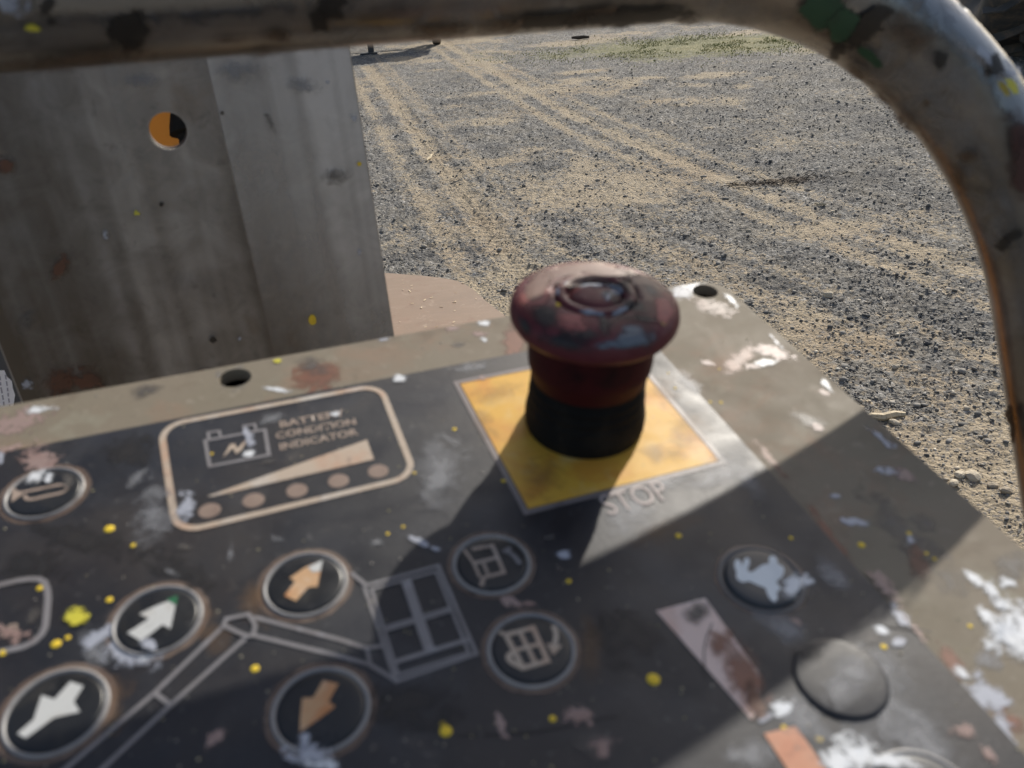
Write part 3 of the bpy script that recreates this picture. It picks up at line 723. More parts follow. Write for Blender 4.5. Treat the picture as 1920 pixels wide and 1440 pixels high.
# steel plate with two holes
def rounded(poly, rads, seg=8):
    outp = []; n = len(poly)
    for i, p in enumerate(poly):
        r = rads[i]
        if r <= 0: outp.append(p); continue
        p = np.array(p); a = np.array(poly[i - 1]) - p; b = np.array(poly[(i + 1) % n]) - p
        a /= np.linalg.norm(a); b /= np.linalg.norm(b); ang = math.acos(a @ b); d = r / math.tan(ang / 2)
        c = p + (a + b) / np.linalg.norm(a + b) * r / math.sin(ang / 2)
        s_, e_ = p + a * d - c, p + b * d - c
        for k in range(seg + 1):
            t = k / seg; q = s_ * math.sin((1 - t) * (math.pi - ang)) + e_ * math.sin(t * (math.pi - ang)); outp.append(tuple(c + q / math.sin(math.pi - ang)))
    return outp
plate_poly = rounded([UV(-210, -27.5), UV(95.8, -27.5), UV(96.2, 190), UV(-210, 190)], [6 * mm, 8.5 * mm, 6 * mm, 6 * mm])
def plate_with_holes(poly, holes, z0, z1):
    bm = bmesh.new()
    def loop(pts): 
        vs = [bm.verts.new((x, y, z1)) for x, y in pts]
        return [bm.edges.new((vs[i], vs[(i + 1) % len(vs)])) for i in range(len(vs))]
    es = loop(poly)
    for c, r in holes: es += loop(circle(c, r, 40))
    bmesh.ops.triangle_fill(bm, use_beauty=True, use_dissolve=False, edges=es)
    bmesh.ops.recalc_face_normals(bm, faces=bm.faces)
    if sum(f.normal.z for f in bm.faces) < 0: bmesh.ops.reverse_faces(bm, faces=bm.faces)
    r = bmesh.ops.extrude_face_region(bm, geom=bm.faces[:])
    vs = [g for g in r['geom'] if isinstance(g, bmesh.types.BMVert)]
    for v in vs: v.co.z = z0
    bmesh.ops.recalc_face_normals(bm, faces=bm.faces)
    me = bpy.data.meshes.new('steel_plate'); bm.to_mesh(me); bm.free(); return me
HOLES = [(UV(-54, -21.3), 4.1 * mm), (UV(88, -21.5), 4.0 * mm)]
pl = link('steel_plate', plate_with_holes(plate_poly, HOLES, -4 * mm, -.35 * mm), M_plate, cp); bevel(pl, .0007, 2)
mb = MB(); inner = [(x * .985, y * .985 if y > 0 else y * .985) for x, y in plate_poly]
add_poly(mb, inner, -90 * mm, 72 * mm); mb.build('box_body', M_body, cp)
mb = MB()
for c, r in HOLES: lathe(mb, [(r * 1.08, -.0041), (r * 1.08, -.0172), (.0001, -.0172)], c, 0, 24)
mb.build('hole_shade_lining', M_hole, cp)  # black lining painted in as the shade inside the bolt holes
# black overlay
dec_poly = rounded([UV(-205, -8), UV(58.5, -8), UV(58.5, 185), UV(-205, 185)], [4 * mm, 2.5 * mm, 4 * mm, 4 * mm])
mb = MB(); add_poly(mb, dec_poly, -.34 * mm, .34 * mm); decal = mb.build('overlay_sheet', M_decal, cp); bevel(decal, .00012, 1)
Z0 = .02 * mm; ZS = .05 * mm
def prints(name, material, fn, parent=decal, z=Z0):
    mb = MB(); fn(mb, z); return mb.build(name, material, parent)
# yellow square
sq = [UV(0, 0), UV(50, 0), UV(50, 50.5), UV(0, 50.5)]
yl = prints('yellow_square', M_yellow, lambda m, z: add_poly(m, [UV(.9, .9), UV(49.1, .9), UV(49.1, 49.6), UV(.9, 49.6)], z))
prints('square_border', M_pale, lambda m, z: add_stroke(m, sq, 1.3 * mm, z, closed=True), yl)
# battery indicator frame
bf = rounded(ppl([(301, 799), (712, 722), (779, 893), (331, 1000)]), [5.5 * mm] * 4, 8)
frame = prints('battery_frame', M_tan, lambda m, z: add_stroke(m, bf, 1.55 * mm, z, closed=True))
o7 = (300, 700); s7 = 3.84
prints('battery_symbol', M_grey, lambda m, z: (
    add_stroke(m, ppl(z3([(325, 487), (755, 408), (785, 590), (358, 672)], o7, s7)), .85 * mm, z, closed=True),
    add_stroke(m, ppl(z3([(352, 475), (347, 430), (428, 418), (437, 460)], o7, s7)), .7 * mm, z + ZS),
    add_stroke(m, ppl(z3([(610, 425), (604, 383), (682, 370), (692, 410)], o7, s7)), .7 * mm, z + ZS)))
prints('bolt_symbol', M_tan, lambda m, z: add_poly(m, ppl(z3([(452, 608), (505, 515), (540, 508), (556, 545), (645, 455), (583, 558), (548, 585), (526, 540)], o7, s7)), z))
prints('level_wedge', M_tan, lambda m, z: add_poly(m, ppl(z3([(340, 888), (1490, 480), (1541, 622), (385, 888)], o7, s7)), z))
for c in [(355, 990), (672, 916), (985, 846), (1284, 776), (1570, 706)]:
    prints('indicator_window', M_dot, lambda m, z: lathe(m, [(2.35 * mm, 0), (2.25 * mm, .1 * mm), (.05 * mm, .12 * mm)], pp(*z3([c], o7, s7)[0]), z, 32))
def lettering(name, txt, a, b, hgt, material, parent=decal, bold=.02, dz=.08):
    A_, B_ = np.array(pp(*a)), np.array(pp(*b))
    cu = bpy.data.curves.new('lettering', 'FONT'); cu.body = txt; cu.size = 1; cu.offset = bold; cu.resolution_u = 3; cu.extrude = 0
    to = bpy.data.objects.new('lettering_tmp', cu); col.objects.link(to); bpy.context.view_layer.update()
    me = bpy.data.meshes.new_from_object(to.evaluated_get(bpy.context.evaluated_depsgraph_get()))
    bpy.data.objects.remove(to)
    co = np.array([v.co[:] for v in me.vertices]); co -= co.min(0); sp = co.max(0)
    d = (B_ - A_); L_ = np.linalg.norm(d); d /= L_; n_ = np.array([-d[1], d[0]])
    for v, c in zip(me.vertices, co):
        q = A_ + d * (c[0] / sp[0] * L_) + n_ * (c[1] / sp[1] * hgt); v.co = (q[0], q[1], Z0 + dz * mm)
    me.name = name; me.materials.clear()
    return link(name, me, material, parent)
for t_, a, b in [('BATTERY', (868, 393), (1337, 303)), ('CONDITION', (838, 475), (1415, 368)), ('INDICATOR', (868, 556), (1432, 443))]:
    lettering('lettering', t_, *z3([a, b], o7, s7), 2.55 * mm, M_dimtan)
lettering('stop_lettering', 'STOP', (1143, 968), (1262, 934), 6.3 * mm, mat('pinkish_grey_print', (.42, .36, .34), .55, spec=.3, layers=[(200, 4, .5, .7, (.28, .25, .24), .7)]), bold=.005, dz=.2)
# left partial frame with remnant letters
prints('function_frame', M_grey, lambda m, z: add_stroke(m, smooth_path(ppl([(-90, 1117), (0, 1097), (45, 1086), (82, 1086), (91, 1112), (88, 1150), (84, 1185), (58, 1210), (0, 1223), (-90, 1243)]), 1), 1.2 * mm, z))
lettering('frame_lettering', 'TOR', (-48, 1202), (38, 1184), 2.2 * mm, M_dimtan)
# pivot arm and cage drawing
oA = (0, 960); oB = (640, 960)
def drawing(m, z):
    S = lambda pts, o_, w_, c_=False, k=0: add_stroke(m, ppl(z3(pts, o_, 3)), w_ * mm, z + k * ZS, closed=c_)
    S([(1262, 640), (870, 1020), (330, 1480)], oA, .8); S([(1392, 702), (960, 1088), (540, 1480)], oA, .8)
    S([(870, 1020), (960, 1088)], oA, .8, k=1)
    S([(1258, 642), (1275, 605), (1400, 578), (1437, 640), (1425, 698), (1385, 700)], oA, .8, True, 2)
    S([(1425, 592), (1920, 722), (2062, 768), (2150, 755)], oA, .8, k=0); S([(1425, 695), (1920, 815), (2080, 860), (2225, 948)], oA, .8)
    S([(2065, 770), (2082, 858)], oA, .7, k=1)
prints('lift_arm_drawing', M_grey, drawing)
def cage(m, z):
    S = lambda pts, w_, c_=False, k=0: add_stroke(m, ppl(z3(pts, oB, 3)), w_ * mm, z + k * ZS, closed=c_)
    S([(128, 418), (545, 303), (760, 800), (308, 955)], .7, True); S([(170, 436), (533, 338), (718, 795), (320, 920)], .6, True, 1)
    S([(55, 345), (140, 415)], .8, k=2); S([(243, 672), (632, 555)], .65, k=2); S([(250, 650), (620, 540)], .55, k=2)
    S([(360, 378), (500, 792)], 2.0, k=3); S([(296, 850), (712, 722)], 1.0, k=2)
prints('lift_cage_drawing', M_grey, cage)
# pink wedge bar, orange bar
prints('speed_bar', M_bar, lambda m, z: add_poly(m, ppl([(1230, 1146), (1322, 1122), (1423, 1262), (1422, 1325), (1409, 1350)]), z))
prints('speed_bar', M_bar2, lambda m, z: add_poly(m, ppl([(1432, 1376), (1492, 1362), (1560, 1460), (1500, 1480)]), z))

# membrane buttons
def button(cx, cy, r_out, disc=M_dome, ring=True, halo=True, dome=.5):
    c = pp(cx, cy); r = r_out * mm
    mb = MB(); lathe(mb, [(r * .80, .01 * mm), (r * .79, dome * .55 * mm), (r * .765, dome * .9 * mm), (r * .72, dome * 1.02 * mm), (r * .4, dome * 1.06 * mm), (.05 * mm, dome * 1.08 * mm)], c, Z0)
    b = mb.build('membrane_button', disc, cp, smooth=True)
    if ring:
        mb = MB(); lathe(mb, [(r * .895, .0), (r * .885, .35 * mm), (r * .855, .5 * mm), (r * .825, .4 * mm), (r * .80, .05 * mm)], c, Z0, 64); mb.f.pop()
        mb.build('bezel_ring', M_ring, b, smooth=True)
    if halo:
        mb = MB(); n = 64; vs = []; a = []; fs = []
        for k, (q, f_) in enumerate([(.89, .75), (.96, .95), (1.0, .6), (1.06, 0)]):
            for i in range(n):
                t = 2 * math.pi * i / n; vs.append((c[0] + q * r * math.cos(t), c[1] + q * r * math.sin(t), Z0 + (.10 - .02 * k) * mm)); a.append(f_)
            if k:
                for i in range(n): j = (i + 1) % n; fs.append((k * n + i, k * n + j, (k - 1) * n + j, (k - 1) * n + i))
        mb.add(vs, fs, a); mb.build('worn_ring', M_halo, b)
    return b
ZB = .58 * mm
def sym(b, name, material, polys=(), strokes=(), z=ZB):
    mb = MB()
    for p in polys: add_poly(mb, ppl(p), z, .05 * mm)
    for k, (s_, w_, c_) in enumerate(strokes): add_stroke(mb, ppl(s_), w_ * mm, z + .01 * mm * k, .05 * mm, c_)
    return mb.build(name, material, b)
b1 = button(84, 925, 9.25)
o8 = (0, 820)
sym(b1, 'horn_symbol', M_dimtan, [z3([(195, 780), (290, 835), (345, 840), (350, 890), (290, 930), (185, 1005)], o8, 8)],
    [(smooth_path(z3([(335, 855), (600, 805), (900, 735), (1005, 750), (1020, 800), (960, 860), (700, 910), (470, 968), (395, 945), (385, 895)], o8, 8), 2), .75, False)])
b2 = button(296, 1163, 9.25)
sym(b2, 'up_arrow', M_arrow_w, [z3([(720, 692), (843, 612), (788, 585), (880, 540), (1000, 492), (962, 668), (918, 645), (800, 738)], oA, 3)])
sym(b2, 'arrow_tip', S_green if False else mat('green_tip', (.02, .14, .06), .5), [z3([(940, 505), (1003, 482), (995, 535)], oA, 3)], z=ZB + .06 * mm)
b3 = button(106, 1335, 9.6)
sym(b3, 'down_arrow', M_arrow_w, [z3([(402, 965), (474, 990), (420, 1078), (455, 1135), (310, 1168), (150, 1284), (104, 1258), (195, 1180), (240, 1042), (312, 1065)], oA, 3)])
b4 = button(573, 1096, 9.25)
sym(b4, 'up_arrow', M_arrow_t, [z3([(1603, 482), (1667, 512), (1735, 435), (1787, 430), (1800, 365), (1815, 285), (1720, 322), (1632, 382), (1662, 402)], oA, 3)])
sym(b4, 'arrow_tip', M_arrow_w, [z3([(1735, 322), (1817, 283), (1803, 345), (1760, 350)], oA, 3)], z=ZB + .06 * mm)
b5 = button(602, 1331, 9.5)
sym(b5, 'down_arrow', M_arrow_t, [z3([(1820, 958), (1905, 978), (1850, 1078), (1888, 1105), (1800, 1172), (1690, 1250), (1690, 1180), (1703, 1058), (1765, 1055)], oA, 3)])
b6 = button(922, 1058, 9.0)
sym(b6, 'cage_symbol', M_dimtan, [], [(z3([(735, 220), (850, 200), (915, 350), (800, 380)], oB, 3), .8, False), (z3([(745, 300), (872, 268)], oB, 3), .8, False),
    (z3([(800, 300), (830, 372)], oB, 3), .7, False), (z3([(690, 222), (745, 300), (780, 380)], oB, 3), .6, False), (z3([(800, 380), (788, 430)], oB, 3), .9, False)])
sym(b6, 'turn_arrow', M_grey, [z3([(900, 232), (950, 205), (958, 262)], oB, 3)], [(smooth_path(z3([(1005, 305), (975, 262), (930, 232)], oB, 3)), .85, False)], z=ZB + .06 * mm)
b7 = button(996, 1219, 9.25)
sym(b7, 'cage_symbol', M_tan, [], [(z3([(925, 702), (1078, 662), (1160, 848), (1022, 888)], oB, 3), .95, True), (z3([(1003, 685), (1092, 865)], oB, 3), .8, False), (z3([(965, 792), (1122, 752)], oB, 3), .8, False),
    (z3([(925, 702), (888, 688)], oB, 3), .8, False), (smooth_path(z3([(1022, 888), (945, 850), (938, 815), (985, 800)], oB, 3)), 1.1, False)])
sym(b7, 'turn_arrow', M_tan, [z3([(1152, 752), (1242, 762), (1192, 818)], oB, 3)], [(smooth_path(z3([(1190, 652), (1212, 700), (1196, 765)], oB, 3)), .95, False)], z=ZB + .06 * mm)
# rabbit button
b8 = button(1427, 1087, 9.3, disc=mat('button_slate', (.042, .045, .05), .36, layers=[(120, 4, .5, .7, (.065, .066, .07), .6)]), ring=False, dome=.9)
oR = (1220, 1000); 
def ell(cx, cy, rx, ry, an=0, n=18):
    return [(cx + rx * math.cos(t) * math.cos(an) - ry * math.sin(t) * math.sin(an), cy + rx * math.cos(t) * math.sin(an) + ry * math.sin(t) * math.cos(an)) for t in [2 * math.pi * k / n for k in range(n)]]
M_rab = mat('pale_blue_print', (.66, .71, .74), .5, layers=[(200, 4, .5, .7, (.52, .57, .61), .7)])
sym(b8, 'rabbit_symbol', M_rab, [z3(smooth_path([(945, 540), (960, 470), (930, 420), (935, 350), (975, 325), (1010, 370), (1020, 410), (1040, 330), (1080, 305), (1112, 350), (1090, 420), (1070, 460), (1130, 480), (1190, 430), (1250, 390), (1330, 380), (1310, 310), (1370, 285), (1415, 330), (1410, 380), (1480, 410), (1495, 470), (1460, 540), (1390, 585), (1450, 640), (1440, 690), (1400, 690), (1420, 760), (1390, 820), (1330, 780), (1290, 700), (1290, 655), (1190, 620), (1090, 570), (1020, 600)], 2, True), oR, 6)], z=1.02 * mm)
mb = MB(); c = pp(1427, 1087)
lathe(mb, [(8.9 * mm, 0), (8.6 * mm, .35 * mm), (8.2 * mm, .3 * mm), (7.6 * mm, .02 * mm)], c, Z0, 64); mb.f.pop(); mb.build('bezel_ring', mat('slate_rim', (.09, .09, .092), .4, layers=[(60, 3, .5, .65, (.16, .15, .145), .7)]), b8, smooth=True)
b9 = button(1576, 1272, 10.6, disc=M_decal, ring=False, halo=False, dome=.6)
b10 = button(1738, 1512, 10.8, disc=M_domeg, ring=True, halo=False, dome=.5)

# stop button
C = UV(25.2, 25.6)
mb = MB(); lathe(mb, [(13.4, 14.5), (13.9, 15.6), (14.1, 17.4), (14.55, 18.4), (14.7, 20.0), (14.7, 27), (14.3, 29.5)], z0=0); mb.v = [(C[0] + x * mm, C[1] + y * mm, z * mm) for x, y, z in mb.v]
stop = mb.build('stop_button', M_redd, cp, smooth=True)
mb = MB(); lathe(mb, [(14.4, 0), (14.75, 1.2), (14.8, 4.2), (14.4, 5.0), (14.5, 6.0), (14.2, 7.6), (13.9, 8.1), (14.15, 9.0), (14.1, 10.2), (13.65, 10.9), (13.9, 11.7), (13.85, 12.9), (13.4, 13.5), (13.6, 14.3), (13.5, 15.5)]); mb.v = [(C[0] + x * mm, C[1] + y * mm, z * mm) for x, y, z in mb.v]
mb.build('rubber_boot', M_rub, stop, smooth=True)
mb = MB(); lathe(mb, [(14, 28.2), (16.6, 28.6), (18.3, 29.6), (19.1, 31.0), (19.25, 32.3), (19.0, 33.6), (18.4, 34.7), (17.0, 35.6), (14.0, 36.25), (10.4, 36.6), (9.9, 36.55), (9.6, 35.7), (9.0, 35.7), (8.75, 36.9), (8.3, 37.1), (7.3, 37.1), (6.9, 36.7), (6.7, 35.3), (6.0, 35.2), (5.5, 35.9), (3, 36.4), (.05, 36.45)], n=80)
mb.v = [(C[0] + x * mm, C[1] + y * mm, z * mm) for x, y, z in mb.v]
cap = mb.build('button_cap', M_red, stop, smooth=True)

# ------------------------------------------------------------------ paint, drops and smears on surfaces
bpy.context.view_layer.update()
def bvh_of(o):
    dg = bpy.context.evaluated_depsgraph_get(); e = o.evaluated_get(dg); m = e.to_mesh(); mw = o.matrix_world
    b = BVHTree.FromPolygons([mw @ v.co for v in m.vertices], [tuple(p.vertices) for p in m.polygons]); e.to_mesh_clear(); return b
def blob_outline(cx, cy, rx, ry, an, irr, n=28):
    ph = [random.uniform(0, 6.28) for _ in range(5)]; outp = []
    for k in range(n):
        t = 2 * math.pi * k / n
        q = 1 + irr * .55 * sum(math.sin((j + 1) * t + ph[j]) / (j + 1.2) ** 1.3 for j in range(5))
        x_, y_ = rx * q * math.cos(t), ry * q * math.sin(t)
        outp.append((cx + x_ * math.cos(an) - y_ * math.sin(an), cy + x_ * math.sin(an) + y_ * math.cos(an)))
    return outp
def smear(bvh, name, cx, cy, rx, ry, an, material, parent, irr=.35, off=.00012, outline=None, n=28, fine=4, **k):
    """a paint patch laid over the surface: rings of vertices with a falloff attribute"""
    k_ = 1.0 if material in (S_haze, S_gold) else 1.32
    ol = outline or blob_outline(cx, cy, rx * k_, ry * k_, math.radians(an), irr, n)
    n = len(ol); pts = [(cx, cy)]; a = [1.0]
    RF = (.35, .6, .8, 1.0) if fine == 4 else [(i + 1) / fine for i in range(fine)]
    for f_ in RF:
        for p in ol: pts.append((cx + (p[0] - cx) * f_, cy + (p[1] - cy) * f_)); a.append(1 - f_)
    vs = []; dep0 = None
    for p in pts:
        d = Vector(ray(*p)).normalized(); h_ = bvh.ray_cast(Vector(EYE), d, 40)
        if h_[0] is None or (dep0 and abs(h_[3] - dep0) > .03):
            if not dep0: vs.append(None); continue
            q_ = bvh.find_nearest(Vector(EYE) + d * dep0)     # past the silhouette: wrap round the edge
            if q_[3] > .012: vs.append(None); continue
            vs.append(q_[0] + (Vector(EYE) + d * dep0 - q_[0]).normalized() * off); continue
        nrm = h_[1] if h_[1].dot(d) < 0 else -h_[1]
        if not vs: dep0 = h_[3]
        vs.append(h_[0] + nrm * off)
    fs = [(0, 1 + i, 1 + (i + 1) % n) for i in range(n)]
    for r_ in range(len(RF) - 1):
        for i in range(n):
            j = (i + 1) % n; fs.append((1 + r_ * n + i, 1 + (r_ + 1) * n + i, 1 + (r_ + 1) * n + j, 1 + r_ * n + j))
    fs = [f for f in fs if all(vs[i] is not None for i in f)]
    if not fs: return None
    inv = parent.matrix_world.inverted()
    mb = MB(); mb.add([tuple(inv @ v) if v is not None else tuple(inv @ Vector((0, 0, 0))) for v in vs], fs, a)
    me = mb.mesh(name, True)
    b = bmesh.new(); b.from_mesh(me); bmesh.ops.delete(b, geom=[v for v in b.verts if not v.link_faces], context='VERTS'); b.to_mesh(me); b.free()
    return link(name, me, material, parent, **k)
pan_bvh = BVHTree.FromPolygons([PANEL @ Vector(q) for q in [(-1, -1, 0), (1, -1, 0), (1, 1, 0), (-1, 1, 0)]], [(0, 1, 2, 3)])
S_soil = splat('brown_soil_film', (.26, .15, .07), (.18, .10, .05), .32, (180, .6, .15, 1.0))
S_blk = splat('dark_grime', (.02, .019, .02), (.03, .026, .024), .8, (200, .6, .15, .8))
SM = [  # x, y, rx, ry, angle, material, irregularity, offset mm
    (290, 955, 45, 85, 15, S_haze, .35, .16), (255, 900, 30, 14, -35, S_haze, .4, .18), (350, 948, 18, 30, 0, S_pale, .4, .2), (180, 1225, 50, 36, 60, S_haze, .4, .16),
    (235, 1222, 62, 24, 12, S_pale, .45, .18), (190, 1195, 50, 14, -30, S_pale, .4, .2), (275, 1230, 26, 10, -25, S_white, .5, .22), (283, 1212, 14, 12, 0, S_pale, .5, .95),
    (465, 820, 9, 24, -18, S_pale, .4, .25), (467, 851, 13, 8, 0, S_white, .4, .27), (505, 785, 30, 14, -15, S_haze, .4, .2), (500, 868, 20, 5, -12, S_grey, .4, .2),
    (630, 778, 10, 6, -12, S_white, .4, .25), (750, 711, 14, 7, -5, S_white, .25, .25), (905, 709, 7, 4, 0, S_pink, .3, .25),
    (75, 868, 32, 30, 20, S_pink, .5, .2), (68, 895, 22, 11, -25, S_white, .5, .62), (92, 905, 10, 14, 10, S_white, .4, .95), (22, 842, 24, 7, -10, S_pink, .4, .2), (2, 860, 6, 14, 0, S_pale, .4, .2), (132, 905, 12, 16, 0, S_grey, .4, .95),
    (20, 1186, 28, 16, 10, S_pink, .5, .2), (60, 1160, 24, 10, -50, S_grey, .4, .2),
    (352, 1027, 18, 6, 12, S_grey, .4, .2), (515, 1010, 16, 9, 15, S_haze, .4, .2), (325, 1075, 20, 9, 20, S_haze, .4, .2), (432, 1040, 8, 28, 5, S_haze, .3, .2),
    (580, 1424, 46, 24, 0, S_pale, .3, .95), (572, 1392, 14, 16, 0, S_pale, .4, .97), (600, 1440, 40, 14, 0, S_white, .4, .99),
    (400, 1388, 14, 26, 38, S_pink, .35, .2), (937, 1354, 11, 24, -24, S_pink, .4, .2), (1092, 1345, 34, 20, 22, S_pink, .35, .2), (1112, 1400, 32, 30, 10, S_grey, .45, .2), (1130, 1405, 22, 26, 10, S_pink, .5, .22), (700, 1402, 12, 10, 0, S_grey, .4, .2),
    (962, 1128, 26, 13, 20, S_pink, .5, .2), (990, 1134, 18, 7, 8, S_pink, .45, .22), (1054, 1040, 16, 9, 8, S_pale, .35, .2), (1048, 1068, 9, 8, 0, S_grey, .4, .2), (1030, 1010, 14, 6, -10, S_grey, .4, .2), (785, 1014, 24, 6, 25, S_pale, .5, .2), (815, 1030, 12, 6, 20, S_pale, .4, .2), (705, 1018, 14, 9, 0, S_haze, .4, .2),
    (1487, 1103, 20, 24, 15, S_white, .35, 1.0), (1512, 1092, 16, 11, 0, S_white, .5, .5), (1522, 1112, 16, 18, 0, S_grey, .4, .3), (1310, 1150, 20, 22, 30, S_grey, .3, .22), (1490, 1165, 14, 6, 30, S_pink, .4, .2),
    (1466, 1332, 26, 16, -30, S_white, .45, .22), (1440, 1345, 20, 8, -20, S_pale, .4, .22), (1655, 1182, 15, 10, 25, S_white, .4, .22), (1684, 1205, 18, 9, 20, S_pale, .5, .2), (1640, 1200, 20, 14, 0, S_grey, .4, .2),
    (1605, 1415, 52, 30, 25, S_white, .4, .25), (1570, 1425, 32, 30, 0, S_white, .4, .3), (1665, 1430, 45, 14, 10, S_white, .5, .9), (1500, 1355, 90, 40, 40, S_haze, .3, .14), (1600, 1265, 60, 48, 20, S_haze, .3, .78), (1575, 1300, 60, 36, 0, S_haze, .3, .80), (1520, 1225, 30, 20, 0, S_blk, .4, .82), (1400, 1420, 55, 36, 0, S_haze, .4, .2), (1650, 1330, 120, 90, 30, S_haze, .3, .14), (1640, 1250, 80, 40, 40, S_haze, .3, .14),  # haze on the blank dome paints in its lit part
    (1690, 1160, 30, 9, 52, S_pale, .5, .2), (1655, 1100, 46, 12, 52, S_pink, .5, .2), (1720, 1185, 30, 6, 50, S_pink, .4, .2), (1810, 1370, 24, 18, 30, S_pink, .5, .2), (1850, 1410, 22, 8, 50, S_pink, .5, .2),
    (1290, 800, 40, 40, 30, S_soil, .4, .2), (1235, 850, 50, 20, -10, S_soil, .4, .2), (930, 740, 44, 20, -10, S_soil, .4, .2), (1010, 900, 40, 40, 0, S_soil, .4, .2), (905, 800, 20, 40, -30, S_soil, .4, .2), (1250, 740, 20, 30, -30, S_soil, .4, .2),
    (480, 1130, 30, 60, 20, S_soil, .4, .13), (395, 1190, 30, 40, 0, S_soil, .4, .13), (215, 1310, 26, 60, 20, S_soil, .4, .13), (1110, 1220, 24, 60, 0, S_soil, .4, .13), (60, 1060, 60, 30, -10, S_blk, .4, .13), (150, 1010, 90, 30, 10, S_blk, .4, .13), (240, 850, 50, 30, -10, S_blk, .4, .13), (350, 1080, 60, 30, 30, S_blk, .4, .13), (750, 1320, 80, 50, 0, S_blk, .4, .13), (1180, 1190, 60, 50, 0, S_blk, .4, .13), (1230, 1000, 60, 20, -20, S_soil, .4, .13), (1470, 1180, 80, 30, 30, S_haze, .4, .13), (1560, 1080, 50, 30, 40, S_haze, .4, .13),
    (1395, 1265, 34, 64, -30, S_rust, .3, .26), (1350, 1210, 24, 36, -30, S_rust, .4, .25), (1412, 1310, 18, 40, -15, S_brown, .4, .27), (1303, 1148, 24, 16, -40, S_grey, .3, .28),
    (1500, 1340, 60, 40, 40, S_haze, .3, .15), (1720, 1380, 110, 60, 45, S_haze, .3, .15), (1180, 960, 70, 50, -14, S_haze, .3, .13), (1350, 890, 90, 36, -20, S_haze, .3, .14),  # haze at right paints sun sheen into the overlay, along with worn grey
    (1240, 905, 90, 26, -14, S_haze, .3, .13), (1400, 900, 60, 26, 45, S_haze, .3, .13), (880, 690, 60, 12, -10, S_haze, .3, .13), (820, 890, 60, 90, 20, S_haze, .3, .13), (1290, 720, 20, 40, -40, S_haze, .3, .13)]
for i, (x_, y_, rx, ry, an, m_, irr, off) in enumerate(SM):
    smear(pan_bvh, 'paint_smear', x_, y_, rx, ry, an, m_, cp, irr, off * mm)
PLS = [  # on the tan plate (top is .35 mm lower)
    (596, 702, 44, 30, 0, S_rust, .25, -.1), (592, 688, 34, 16, 8, S_grey, .3, 0), (275, 735, 34, 12, -14, S_grey, .35, -.1), (520, 731, 22, 5, 8, S_white, .4, -.1), (565, 748, 30, 8, -10, S_rust, .4, -.1),
    (905, 606, 12, 8, 10, S_white, .4, -.1), (909, 637, 7, 5, 0, S_white, .3, -.1), (895, 625, 16, 5, 0, S_pink, .4, -.1), (850, 615, 16, 5, -10, S_pink, .4, -.1), (716, 636, 12, 4, -8, S_pale, .4, -.1), (860, 648, 16, 5, -5, S_grey, .4, -.1), (520, 678, 8, 5, 0, S_lime, .4, 0),
    (965, 640, 30, 30, -30, S_rust, .3, -.12), (30, 790, 60, 22, -14, S_pink, .4, -.12), (70, 770, 30, 7, -10, S_white, .4, -.1),
    (1300, 540, 34, 15, 0, S_white, .3, -.1), (1275, 548, 24, 12, -10, S_pale, .4, -.1), (1372, 562, 20, 5, 45, S_white, .4, -.1), (1330, 575, 46, 14, 15, S_brown, .4, -.12),
    (1437, 679, 24, 7, -8, S_white, .45, 0), (1452, 660, 40, 12, 20, S_pink, .5, -.1), (1410, 686, 18, 6, 0, S_pink, .4, -.1), (1330, 682, 16, 5, 10, S_pink, .4, -.1), (1390, 672, 34, 16, -40, S_rust, .45, -.12),
    (1455, 640, 16, 3, 45, S_pale, .5, -.1), (1550, 722, 18, 5, 48, S_white, .4, 0), (1545, 738, 10, 6, 20, S_pink, .4, -.1), (1520, 792, 40, 12, 25, S_grey, .4, -.1), (1530, 800, 16, 7, 20, S_pink, .4, 0),
    (1670, 885, 24, 9, 12, S_pale, .5, -.1), (1700, 892, 24, 12, 30, S_pink, .5, -.1), (1655, 825, 30, 7, 40, S_pale, .4, -.1), (1565, 930, 12, 5, 0, S_pale, .4, -.1), (1598, 978, 26, 8, 8, S_pale, .5, -.1), (1740, 985, 30, 14, 10, S_grey, .45, -.1), (1705, 1013, 9, 7, 0, S_pale, .4, 0), (1720, 1060, 36, 20, 60, S_brown, .4, -.12),
    (1825, 1085, 30, 9, 45, S_white, .5, 0), (1858, 1108, 28, 10, 42, S_white, .5, 0), (1895, 1095, 26, 10, 20, S_white, .5, 0), (1880, 1135, 34, 12, 25, S_white, .55, 0), (1890, 1190, 52, 46, 20, S_white, .35, 0.05), (1925, 1185, 50, 60, 0, S_white, .35, .1), (1850, 1160, 26, 16, 40, S_white, .5, .15), (1900, 1060, 36, 30, 0, S_grey, .4, -.1), (1850, 1240, 40, 24, 20, S_haze, .4, -.05),
    (1805, 1265, 22, 12, 40, S_white, .5, 0), (1850, 1300, 50, 30, 45, S_pale, .5, -.08), (1880, 1370, 46, 12, 52, S_pale, .5, 0), (1900, 1350, 30, 16, 30, S_rust, .5, -.1), (1780, 1240, 44, 14, 50, S_rust, .35, -.12), (1560, 1010, 60, 10, 52, S_rust, .4, -.12), (1440, 855, 40, 7, 50, S_rust, .4, -.12), (1700, 1000, 120, 30, 45, S_grey, .4, -.13), (438, 712, 38, 26, -5, S_haze, .3, -.13)]
plt_bvh = BVHTree.FromPolygons([PANEL @ Vector((q[0], q[1], -.35 * mm)) for q in [(-1, -1), (1, -1), (1, 1), (-1, 1)]], [(0, 1, 2, 3)])
_h = [(pp(440, 707), .0046), (pp(1318, 541), .0045)]
